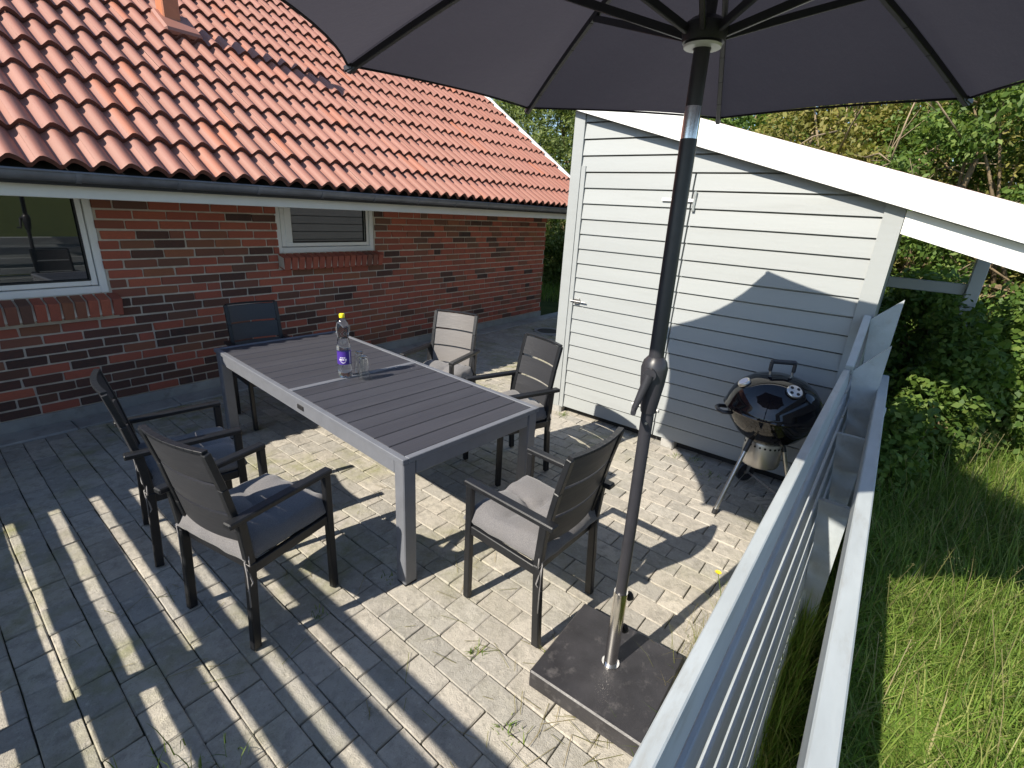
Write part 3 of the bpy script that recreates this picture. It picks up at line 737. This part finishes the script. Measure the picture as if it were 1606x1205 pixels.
for k in range(8):
    b0 = len(V)
    for i in range(nu+1):
        f = .03+.97*i/nu; A, B = ribp(k, f), ribp((k+1) % 8, f)
        for j in range(nv+1):
            t = j/nv; w = 4*t*(1-t); P = A.lerp(B, t)
            ctr = Vector((APX.x, APX.y, P.z)); P = P+(ctr-P)*(.055*w*f**3); P.z -= .018*w*f*(1.1-f)*2-.0; P.z += .012
            P.z += .004*math.sin(9*f+5*t+k)*w
            V.append(P)
    for i in range(nu):
        for j in range(nv): F.append((b0+i*(nv+1)+j, b0+(i+1)*(nv+1)+j, b0+(i+1)*(nv+1)+j+1, b0+i*(nv+1)+j+1))
me = bpy.data.meshes.new('canopy'); me.from_pydata([tuple(v) for v in V], [], F); me.shade_smooth(); me.materials.append(MAT['canopy'])
canopy = link('canopy', me, para)
for k in range(8):
    a_, b_ = tip(k), tip((k+1) % 8); hm = MB(); pts = []
    for j in range(9):
        t = j/8; w = 4*t*(1-t); P = a_.lerp(b_, t); ctr = Vector((APX.x, APX.y, P.z)); P = P+(ctr-P)*(.055*w); P.z += .008+.012*0; P.z += -.0036*w
        pts.append(P)
    hm.tube(pts, .0045, 6).obj('hem', 'canopy', canopy, smooth=True)
for k in range(8):
    pts = [ribp(k, f)-Vector((0, 0, .012)) for f in np.linspace(.04, 1.0, 9)]
    rb = MB(); 
    for a_, b_ in zip(pts[:-1], pts[1:]): rb.bar(a_, b_, .019, .022, .002)
    rbo = rb.obj('rib', 'rib', para)
    mid = ribp(k, .50)-Vector((0, 0, .02)); dr = (mid-RUN); dr.z = 0; dr.normalize()
    MB().bar(RUN+dr*.05, mid, .014, .022, .002).obj('strut', 'rib', rbo)
    T = ribp(k, 1.0); MB().bar(ribp(k, .975)-Vector((0, 0, .010)), T+dr*.012-Vector((0, 0, .006)), .026, .022, .004).obj('rib_pocket', 'pole', rbo)
# base
pb = thing('umbrella_stand', 'square black granite stand with steel tube socket holding the parasol', 'umbrella stand', (.283, -4.478, 0), math.radians(1.5))
MB().cbox(Matrix.Translation((0, 0, .042)), .234, .238, .042, .006).obj('slab', 'granite', pb)
ro_ = Vector((.283, -4.478, 0)); Rm = Matrix.Rotation(-math.radians(1.5), 3, 'Z')
tq = lambda z: Rm @ (pp(z)+PO-ro_)
MB().tube([tq(.082), tq(.44)], .027, 24, cap=True).obj('socket', 'chrome', pb, smooth='auto')
MB().tube([tq(.082), tq(.090)], .036, 24).obj('collar', 'chrome', pb, smooth='auto')
for z in (.24, .40):
    kd = Rm @ Vector((rt.x*.8-.2, rt.y*.8+.5, 0)).normalized(); MB().tube([tq(z)+kd*.026, tq(z)+kd*.042], .006, 8).tube([tq(z)+kd*.040, tq(z)+kd*.056], .018, 9).obj('clamp_knob', 'blackrubber', pb)

# ------------------------------------------------------------------ kettle grill
GX, GY = 2.20, -4.595
gr = thing('kettle_grill', 'black enamel kettle barbecue on three legs in front of the shed', 'grill', (GX, GY, 0), 0)
BR = .285; ZR = .70
MB().lathe([(.04, ZR-.245), (.12, ZR-.225), (.19, ZR-.175), (.245, ZR-.10), (.275, ZR-.035), (BR, ZR), (BR-.006, ZR), (.26, ZR-.05)], 48).obj('bowl', 'enamel', gr, smooth='auto')
lid = MB().lathe([(BR+.008, ZR-.012), (BR+.010, ZR+.004), (BR+.002, ZR+.018), (.278, ZR+.05), (.255, ZR+.105), (.215, ZR+.155), (.15, ZR+.20), (.075, ZR+.222), (.0, ZR+.228)], 48).obj('lid', 'enamel', gr, smooth='auto')
MB().lathe([(BR+.009, ZR-.014), (BR+.014, ZR-.006), (BR+.009, ZR+.004)], 48).obj('lid_rim', 'enamel', lid, smooth='auto')
hd = Vector((.55, -.84, 0)).normalized()
hb = MB(); zt = ZR+.225
for s in (-1, 1): MB().tube([hd*s*.068+Vector((0, 0, zt-.03)), hd*s*.066+Vector((0, 0, zt+.075))], .007, 10).obj('handle_post', 'alu', lid, smooth='auto')
MB().bar(hd*-.08+Vector((0, 0, zt+.085)), hd*.08+Vector((0, 0, zt+.085)), .030, .028, .010).obj('handle_grip', 'plastic', lid)
hs = MB()
for s in (-1, 1): hs.bar(hd*s*.072+Vector((0, 0, zt+.02)), hd*s*.072+Vector((0, 0, zt+.085)), .026, .022, .006)
hs.obj('handle_grip', 'plastic', lid)
def on_lid(az, el_r, z):  # disc facing outwards
    d = Vector((math.cos(az), math.sin(az), 0)); return d*el_r+Vector((0, 0, z)), d
for (az, r_, z, rad, nm, holes) in ((math.radians(200+15), .195, ZR+.180, .046, 'lid_vent', True), (math.radians(125), .215, ZR+.158, .040, 'thermometer', False)):
    p, d = on_lid(az, r_, z); nrm = (d*.62+Vector((0, 0, .78))).normalized(); M_ = nrm.to_track_quat('Z', 'Y').to_matrix().to_4x4(); M_.translation = p+nrm*.004
    dv = MB().lathe([(.0, .010), (rad*.9, .009), (rad, .004), (rad, -.008)], 28, M_).obj(nm, 'alu', lid, smooth='auto')
    if holes:
        for q in range(4):
            a = q*PI/2+.5; MB().lathe([(0, .0115), (.010, .0108), (.010, .004)], 12, M_ @ Matrix.Translation((.026*math.cos(a), .026*math.sin(a), 0))).obj('vent_hole', 'blackrubber', dv)
    else: MB().lathe([(0, .0118), (rad*.7, .0112), (rad*.7, .004)], 20, M_).obj('dial', 'labelwhite', dv)
# side handles
for az in (math.radians(118), math.radians(-62)):
    d = Vector((math.cos(az), math.sin(az), 0)); s_ = Vector((-d.y, d.x, 0)); z = Vector((0, 0, ZR-.045))
    MB().tube([d*.262-s_*.06+z, d*.315-s_*.06+z, d*.335-s_*.03+z, d*.335+s_*.03+z, d*.315+s_*.06+z, d*.262+s_*.06+z], .013, 10).obj('side_handle', 'plastic', gr, smooth=True)
# legs
FEET = [(1.858, -4.452), (2.46, -4.50), (2.17, -4.845)]
for i, (fx_, fy__) in enumerate(FEET):
    top = Vector(((fx_-GX)*.42, (fy__-GY)*.42, ZR-.20)); bot = Vector((fx_-GX, fy__-GY, .015 if i == 0 else .075))
    lg = MB().tube([top.lerp(bot, .1), bot], .0125, 14).obj('leg', 'alu', gr, smooth='auto')
    MB().tube([top, top.lerp(bot, .16)], .0155, 14).obj('leg_sleeve', 'plastic', lg, smooth='auto')
    if i == 0: MB().tube([bot.lerp(top, .04), bot+Vector((0, 0, -.014))], .016, 12).obj('foot_cap', 'blackrubber', lg, smooth='auto')
axl = (Vector((FEET[1][0], FEET[1][1], 0))-Vector((FEET[2][0], FEET[2][1], 0))).normalized()
for i in (1, 2):
    c_ = Vector((FEET[i][0]-GX, FEET[i][1]-GY, .075)); s_ = 1 if i == 1 else -1; c_ = c_+axl*s_*.025
    M_ = axl.to_track_quat('Z', 'Y').to_matrix().to_4x4(); M_.translation = c_
    wh = MB().lathe([(.0, -.016), (.055, -.016), (.070, -.019), (.074, -.010), (.074, .010), (.070, .019), (.055, .016), (.0, .016)], 28, M_).obj('wheel', 'plastic', gr, smooth='auto')
    MB().lathe([(.0, -.022), (.016, -.021), (.018, .021), (.0, .022)], 16, M_).obj('hub', 'alu', wh, smooth='auto')
a1 = Vector((FEET[1][0]-GX, FEET[1][1]-GY, .085)); a2 = Vector((FEET[2][0]-GX, FEET[2][1]-GY, .085))
tri = MB().tube([a1, a2], .007, 8); f0 = Vector((FEET[0][0]-GX, FEET[0][1]-GY, .02)).lerp(Vector(((FEET[0][0]-GX)*.42, (FEET[0][1]-GY)*.42, ZR-.2)), .13)
for t in np.linspace(0, 1, 7): tri.tube([a1.lerp(a2, t), a1.lerp(a2, t).lerp(f0, .42)], .0025, 6)
tri.obj('bottom_rack', 'alu', gr, smooth='auto')
ac = MB().lathe([(.115, ZR-.225), (.118, ZR-.232), (.120, ZR-.38), (.112, ZR-.40), (.0, ZR-.402)], 40).obj('ash_catcher', 'ash', gr, smooth='auto')
for q in range(24):
    a = 2*PI*q/24; M_ = Matrix.Translation((.1192*math.cos(a), .1192*math.sin(a), ZR-.25)) @ Vector((math.cos(a), math.sin(a), 0)).to_track_quat('Z', 'Y').to_matrix().to_4x4()
    MB().lathe([(0, .0015), (.0075, .001), (.0075, -.003)], 10, M_).obj('air_hole', 'blackrubber', ac)

# ------------------------------------------------------------------ bottle and glasses
bz = TH-.001
bt = thing('water_bottle', 'clear plastic water bottle with purple label and yellow cap on the table', 'bottle', (.566, -2.318, bz))
R0 = .043
prof = [(.0, .012), (.016, .004), (.032, .002), (.041, .016), (R0, .05), (R0, .09), (R0*.97, .093), (R0*.97, .182), (R0, .186), (.0425, .215), (.036, .245), (.0335, .262), (.037, .285), (.0415, .315), (.040, .345), (.032, .372), (.018, .388), (.0135, .394), (.0135, .402)]
MB().lathe(prof, 36).obj('bottle_body', 'pet', bt, smooth='auto')
inn = [(max(0, r-.0022), z+.002) for r, z in prof if z < .275]; inn[0] = (0, .015)
MB().lathe(inn+[(0, inn[-1][1])], 36).obj('water', 'water', bt, smooth='auto')
MB().lathe([(.0165, .394), (.017, .396), (.017, .416), (.015, .419), (0, .4195)], 28).obj('cap', 'yellowcap', bt, smooth='auto')
lb = MB().lathe([(R0+.0006, .094), (R0+.0008, .1), (R0+.0008, .176), (R0+.0006, .181)], 48).obj('label', 'purple', bt, smooth='auto')
az0 = math.atan2(CP.y+2.318, CP.x-.566)
def onlabel(da, z, dr=.0015): a = az0+da; return Vector(((R0+dr)*math.cos(a), (R0+dr)*math.sin(a), z))
def patch(mb, da0, da1, z0, z1, n=4):
    vs = []
    for i in range(n+1):
        d = da0+(da1-da0)*i/n; vs += [onlabel(d, z0), onlabel(d, z1)]
    mb.add(vs, [(2*i, 2*i+1, 2*i+3, 2*i+2) for i in range(n)])
pr = MB()
for q, wd in enumerate((.10, .07, .10, .08, .10, .07)): a = -.62+q*.135; patch(pr, a, a+wd, .137, .144, 1)
for q, wd in enumerate((.13, .12, .10, .13, .05, .12, .11)): a = -.74+q*.16; patch(pr, a, a+wd, .122, .133, 1)
for q in range(9):
    t = -1+2*q/8; patch(pr, -.22+t*.36, -.22+t*.36+.10, .104+.011*t*t, .108+.011*t*t, 1)
pr.obj('label_print', 'labelwhite', lb)
pw = MB(); patch(pw, .78, .92, .097, .178, 2); pw.obj('label_panel', 'labelwhite', lb)
for i, (x, y, lab) in enumerate(((.628, -2.436, 'clear drinking glass upside down on the table, beside the bottle'), (.668, -2.335, 'clear drinking glass upside down on the table, behind the other glass'))):
    h = .155
    gl = MB().lathe([(.037, .0), (.0375, .003), (.036, .02), (.026, h-.012), (.024, h-.002), (.0, h), (.0, h-.012), (.022, h-.014), (.0235, h-.02), (.0335, .02), (.0345, .0)], 20)
    gl.obj('drinking_glass', 'tumbler', None, smooth='auto', label=lab, cat='glass', group='upturned glasses').location = (x, y, bz)

# manhole
mh = MB().lathe([(0, .012), (.17, .012), (.175, .006), (.18, -.02)], 40).obj('manhole_cover', 'iron', None, smooth='auto', label='round iron drain cover in the paving between house and shed', cat='drain cover'); mh.location = (5.35, -.8, -.004)
MB().lathe([(.185, -.02), (.185, .016), (.23, .016), (.235, -.02)], 40).obj('cover_ring', 'concrete', mh, smooth='auto')

# ------------------------------------------------------------------ vegetation
def blades(name, n, xy, z0, hmin, hmax, width, mat, lean=.5, **tags):
    x, y = xy; h = rng.uniform(hmin, hmax, n)*(.6+.4*rng.random(n)); a = rng.uniform(0, 2*PI, n); ln = rng.uniform(.1, 1, n)*lean*h
    dx, dy = np.cos(a), np.sin(a); w = width*rng.uniform(.6, 1.3, n); wx, wy = -dy*w, dx*w
    V = np.zeros((n, 7, 3)); z0 = np.broadcast_to(z0, n)
    for i, (t, ww) in enumerate(((0, 1), (.4, .85), (.75, .55))):
        cx = x+dx*ln*t**2; cy = y+dy*ln*t**2; cz = z0+h*(t-.18*t**2*(ln/h))
        V[:, 2*i] = np.stack([cx-wx*ww, cy-wy*ww, cz], 1); V[:, 2*i+1] = np.stack([cx+wx*ww, cy+wy*ww, cz], 1)
    V[:, 6] = np.stack([x+dx*ln, y+dy*ln, z0+h*(1-.3*(ln/h))], 1)
    me = fast_mesh(name, V, 7, [(0, 1, 3), (0, 3, 2), (2, 3, 5), (2, 5, 4), (4, 5, 6)], mat)
    me.shade_smooth(); return link(name, me, **tags)
def seg(n, x0, x1, y0, y1): return rng.uniform(x0, x1, n), rng.uniform(y0, y1, n)
# meadow grass right of fence
n1 = 90000; u = rng.random(n1); X = -.6+6.5*u**1.6; Y = -5.13-rng.random(n1)**1.25*(1.3+.42*(X+.6))
patchy = .75+.35*np.sin(X*3.1+1)*np.cos(Y*2.7)
blades('meadow_grass', n1, (X, Y), -.14, .14, .42, .0034, 'grass', 1.35, label='tall green meadow grass outside the fence', cat='grass', kind='stuff')
n2 = 3200; X, Y = seg(n2, -.3, 5.5, -6.8, -5.15); 
blades('tall_grass', n2, (X, Y), -.14, .35, .62, .0022, 'grass', .55, label='longer grass stems standing above the meadow', cat='grass', kind='stuff')
def stalks(name, pts, hmin, hmax, **tags):
    Vs = []
    for (x, y) in pts:
        h = random.uniform(hmin, hmax); a = random.uniform(0, 2*PI); l = h*random.uniform(.1, .4); d = Vector((math.cos(a), math.sin(a), 0)); s = Vector((-d.y, d.x, 0))*.0014
        P = lambda t: Vector((x, y, -.14))+d*l*t*t+Vector((0, 0, h*(t-.1*t*t)))
        for t0, t1 in ((0, .35), (.35, .7), (.7, 1)): Vs.append([P(t0)-s, P(t0)+s, P(t1)+s, P(t1)-s])
        for q in range(22):
            t = random.uniform(.78, 1.0); c = P(t); aa = random.uniform(0, 2*PI); r = .004+.016*(1-t)*4*random.random(); e = c+Vector((math.cos(aa)*r, math.sin(aa)*r, .006))
            k = Vector((math.cos(aa), math.sin(aa), .9)).normalized()*.006; w = Vector((-math.sin(aa), math.cos(aa), 0))*.0016
            Vs.append([e, e+k*.5+w, e+k, e+k*.5-w])
    me = fast_mesh(name, np.array([[tuple(v) for v in q] for q in Vs]), 4, [(0, 1, 2, 3)], 'drygrass'); return link(name, me, **tags)
stalks('seed_heads', [(random.uniform(.5, 4.5), random.uniform(-6.6, -5.25)) for _ in range(330)], .40, .72, label='pale seed heads on thin stalks over the meadow', cat='grass', kind='stuff')
# in the trough and at the patio edge
n3 = 4200; X = np.concatenate([rng.uniform(-1.2, 1.05, n3-1600), rng.uniform(.45, 1.08, 1600)]); Y = rng.uniform(-5.115, -5.0, n3); blades('trough_grass', n3, (X, Y), -.13, .16, .50, .003, 'grass', .35, label='grass growing in the trough between the fence slats', cat='grass', kind='stuff')
n4 = 520; X = rng.uniform(-.6, 2.2, n4); Y = -4.74-.12*rng.random(n4); blades('edge_grass', n4, (X, Y), -.06, .08, .30, .0016, 'grass', 1.0, label='wispy grass along the patio edge below the fence', cat='grass', kind='stuff')
n5 = 260; X = rng.normal(.62, .16, n5); Y = -4.77+.05*rng.standard_normal(n5); blades('dry_edge_grass', n5, (X, Y), -.05, .12, .34, .0013, 'drygrass', .9, label='dry thin grass beside the parasol base', cat='grass', kind='stuff')
# joint weeds
jx, jy = [], []
for (cx, cy, k, s) in ((.02, -3.98, 40, .018), (-.15, -4.30, 30, .03), (.22, -4.24, 26, .012), (2.56, -2.83, 60, .03), (.18, -2.45, 30, .012), (2.55, -4.1, 40, .03), (2.35, -4.25, 40, .05), (2.5, -3.95, 30, .03), (.05, -3.35, 16, .02), (-.30, -3.3, 20, .02)):
    jx += list(rng.normal(cx, s, k)); jy += list(rng.normal(cy, s, k))
blades('joint_weeds', len(jx), (np.array(jx), np.array(jy)), -.012, .02, .06, .0025, 'grass', 1.2, label='small weeds sprouting from the paving joints', cat='weeds', kind='stuff')
X = rng.normal(-1.02, .10, 120); Y = rng.normal(-3.62, .10, 120); blades('corner_grass', 120, (X, Y), -.02, .06, .22, .0022, 'grass', .8, label='grass tuft at the patio corner below the slat fence', cat='grass', kind='stuff')
X = np.concatenate([rng.uniform(-1.1, .6, 90), rng.normal(.1, .12, 50)]); Y = np.concatenate([rng.uniform(-4.7, -2.6, 90), rng.normal(-4.45, .12, 50)])
n7 = len(X); a = rng.uniform(0, 2*PI, n7); L = rng.uniform(.02, .075, n7); dx, dy = np.cos(a)*L, np.sin(a)*L; w = .0011
V = np.stack([np.stack([X-dx+dy*w/L, Y-dy-dx*w/L, np.full(n7, .005)], 1), np.stack([X-dx-dy*w/L, Y-dy+dx*w/L, np.full(n7, .005)], 1), np.stack([X+dx-dy*w/L, Y+dy+dx*w/L, np.full(n7, .010)], 1), np.stack([X+dx+dy*w/L, Y+dy-dx*w/L, np.full(n7, .010)], 1)], 1)
link('straw_litter', fast_mesh('straw_litter', V, 4, [(0, 1, 2, 3)], 'drygrass'), label='dry straw bits scattered on the paving', cat='straw', kind='stuff')
# yellow flower
fl = thing('yellow_flower', 'single yellow flower on a thin stem at the patio edge', 'flower', (1.02, -4.74, -.03))
MB().tube([(0, 0, 0), (-.02, .02, .13), (-.035, .05, .24)], .0018, 6).obj('stem', 'grass', fl)
pt = MB()
for q in range(12):
    a = 2*PI*q/12; d = Vector((math.cos(a), math.sin(a), .35)); s = Vector((-d.y, d.x, 0))*.004; c = Vector((-.035, .05, .24))
    pt.add([c, c+d*.011+s, c+d*.018, c+d*.011-s], [(0, 1, 2, 3)])
pt.obj('petals', 'yellow', fl)

def leaves(centers, radii, n, size, squash=1.0, updir=.3, aspect=.5):
    """clumped leaf quads around clump centers"""
    k = rng.integers(0, len(centers), n); C_ = np.array(centers)[k]; Rr = np.array(radii)[k]
    d = rng.standard_normal((n, 3)); d /= np.linalg.norm(d, axis=1)[:, None]; rr = rng.random(n)**.45
    P = C_+d*(rr*Rr)[:, None]*np.array([1, 1, squash])
    nrm = d*.7+rng.standard_normal((n, 3))*.6+np.array([0, 0, updir]); nrm /= np.linalg.norm(nrm, axis=1)[:, None]
    t = rng.standard_normal((n, 3)); t -= nrm*(t*nrm).sum(1)[:, None]; t /= np.linalg.norm(t, axis=1)[:, None]; b = np.cross(nrm, t)
    s = size*rng.uniform(.6, 1.35, n)[:, None]
    V = np.stack([P-t*s, P+b*s*aspect+nrm*s*.15, P+t*s, P-b*s*aspect+nrm*s*.15], 1); return V
def shrub(name, label, base, w, d, h, nl, size, leafmat, ncl=60, trunks=4, cr=.38, low=.12, group=None, twigs=0, aspect=.5, tw_col='bark'):
    ro = thing(name, label, 'tree' if h > 3 else 'shrub', base, 0, group)
    cs, rs = [], []
    for i in range(ncl):
        while True:
            p = rng.uniform(-1, 1, 3); q = np.linalg.norm(p)
            if q < 1 and (q > .45 or rng.random() < .25): break
        z = h*(low+(1-low)*(p[2]*.5+.5)); taper = 1-.45*max(0, z/h-.55)/.45
        cs.append((p[0]*w*taper, p[1]*d*taper, z-cr*.5)); rs.append(cr*rng.uniform(.6, 1.3))
    V = leaves(cs, rs, nl, size, .85, aspect=aspect); me = fast_mesh('crown', V, 4, [(0, 1, 2, 3)], leafmat); link('crown', me, ro)
    tk = MB()
    for i in range(trunks):
        x, y = random.uniform(-.3, .3)*w, random.uniform(-.3, .3)*d; c = random.choice(cs); r0 = .05*h/3
        tk.tube([(x*.4, y*.4, -.05), (x, y, h*.25), ((x+c[0])/2, (y+c[1])/2, (h*.25+c[2])/2+.1), c], [r0, r0*.8, r0*.5, r0*.2], 8)
        for q in range(5):
            e = random.choice(cs); s = Vector((x, y, h*.25)).lerp(Vector(c), random.uniform(.1, .7)); tk.tube([s, s.lerp(Vector(e), .5)+Vector((0, 0, .1)), e], [r0*.4, r0*.25, r0*.08], 6)
    tk.obj('trunk', tw_col, ro, smooth=True)
    if twigs:
        tw = MB()
        for q in range(twigs):
            c = Vector(random.choice(cs)); dv = Vector((random.uniform(-1, .2), random.uniform(-1, 1), random.uniform(-.3, .8))).normalized()*random.uniform(.5, 1.2)
            s = c-Vector((cr*.5, 0, 0)); tw.tube([s, s+dv*.5+Vector((0, 0, .08)), s+dv], [.016, .011, .004], 6)
            for z in range(3): m_ = s+dv*random.uniform(.3, .9); tw.tube([m_, m_+dv*.25+Vector((random.uniform(-.2, .2), random.uniform(-.3, .3), random.uniform(-.1, .25)))], [.006, .002], 5)
        tw.obj('twigs', 'twig', ro, smooth=True, kind='stuff')
    return ro
G = 'trees and shrubs behind the shed and house'
shrub('willow_tree', 'grey-green bushy tree seen between the house roof and the shed', (11.2, 3.4, -.14), 2.0, 2.7, 6.2, 60000, .06, 'leaf_willow', 170, 5, .55, .0, G, aspect=.32)
shrub('willow_tree', 'tall grey-green tree rising behind the far end of the house', (13.6, 7.4, -.14), 2.2, 2.4, 6.6, 12000, .075, 'leaf_willow', 80, 4, .6, .0, G, aspect=.32)
shrub('leafy_bush', 'dense green bush behind the shed roof, beside the willow', (10.6, -.8, -.14), 1.7, 2.2, 5.0, 22000, .055, 'leaf_green', 100, 4, .5, .0, G)
shrub('hazel_bush', 'olive bush with mossy trunks above the shed roof', (9.2, -3.5, -.14), 1.5, 1.9, 5.2, 26000, .045, 'leaf_olive', 110, 8, .42, .0, G, 30, tw_col='twig')
shrub('leafy_bush', 'dark green bush with bare twigs above the white barge board', (8.6, -5.5, -.14), 1.3, 1.5, 4.8, 26000, .042, 'leaf_green', 110, 5, .4, .0, G, 34)
shrub('elder_bush', 'yellowish olive bush at the end of the lean-to roof', (9.0, -7.3, -.14), 1.5, 1.6, 5.4, 26000, .042, 'leaf_olive', 110, 5, .42, .0, G, 30)
shrub('elder_bush', 'tall green bush farther behind the lean-to roof', (11.8, -8.6, -.14), 2.4, 2.6, 6.4, 16000, .065, 'leaf_green', 110, 4, .6, .0, G)
shrub('elder_bush', 'tall olive green bush behind the hazel', (12.2, -4.6, -.14), 2.0, 2.6, 6.6, 16000, .065, 'leaf_olive', 110, 4, .6, .0, G)
for (x, y, h, mt, lb) in ((16, -1.5, 8, 'leaf_green', 'large dark tree far behind the shed, nearest the house'), (16.5, -6.5, 8, 'leaf_olive', 'large olive tree far behind the lean-to roof'), (15, -11.5, 7.5, 'leaf_green', 'large green tree far behind the brambles'), (17.5, 4.5, 8.5, 'leaf_willow', 'large willow far behind the house corner')):
    shrub('background_tree', lb, (x, y, -.14), 2.4, 3.0, h, 11000, .13, mt, 110, 4, .8, .0, 'large trees in the far background')
G2 = 'bramble thicket below the lean-to roof'
shrub('bramble_bush', 'small bramble in front of the lean-to post', (4.05, -5.56, -.14), .28, .34, 1.55, 9000, .030, 'leaf_bright', 46, 2, .2, .0, G2, 0, aspect=.6)
shrub('bramble_bush', 'bright bramble bush in sun beyond the meadow grass', (5.5, -6.55, -.14), .7, .75, 1.85, 19000, .036, 'leaf_bright', 75, 3, .27, .0, G2, 0, aspect=.6)
shrub('bramble_bush', 'bramble bush rising behind the lean-to post', (5.4, -5.35, -.14), .55, .62, 1.75, 16000, .034, 'leaf_bright', 65, 3, .25, .0, G2, 0, aspect=.6)
shrub('bramble_bush', 'bramble bush beside the lean-to post, its foot in shade', (4.7, -5.95, -.14), .38, .42, 1.60, 11000, .032, 'leaf_bright', 50, 2, .22, .0, G2, 0, aspect=.6)
shrub('bramble_bush', 'sunlit bramble bush behind the meadow, farthest from the shed', (6.8, -8.0, -.14), 1.1, 1.0, 2.0, 14000, .042, 'leaf_bright', 60, 3, .3, .0, G2, aspect=.6)
shrub('bramble_bush', 'low bramble between the shed side and the fence end', (3.5, -5.33, -.14), .6, .15, .8, 4500, .032, 'leaf_green', 30, 2, .16, .0, G2, 0, aspect=.6)
shrub('hedge_bush', 'clipped green bush behind the house corner, lower part in shade', (10.9, 2.1, -.14), .7, 2.2, 2.5, 20000, .042, 'leaf_bright', 80, 3, .3, .0, 'hedge beyond the house corner')
n6 = 5000; X = rng.uniform(8.3, 12, n6); Y = rng.uniform(-1, 5, n6); blades('far_grass', n6, (X, Y), -.14, .15, .35, .006, 'grass', .7, label='grass beyond the paving behind the house corner', cat='grass', kind='stuff')
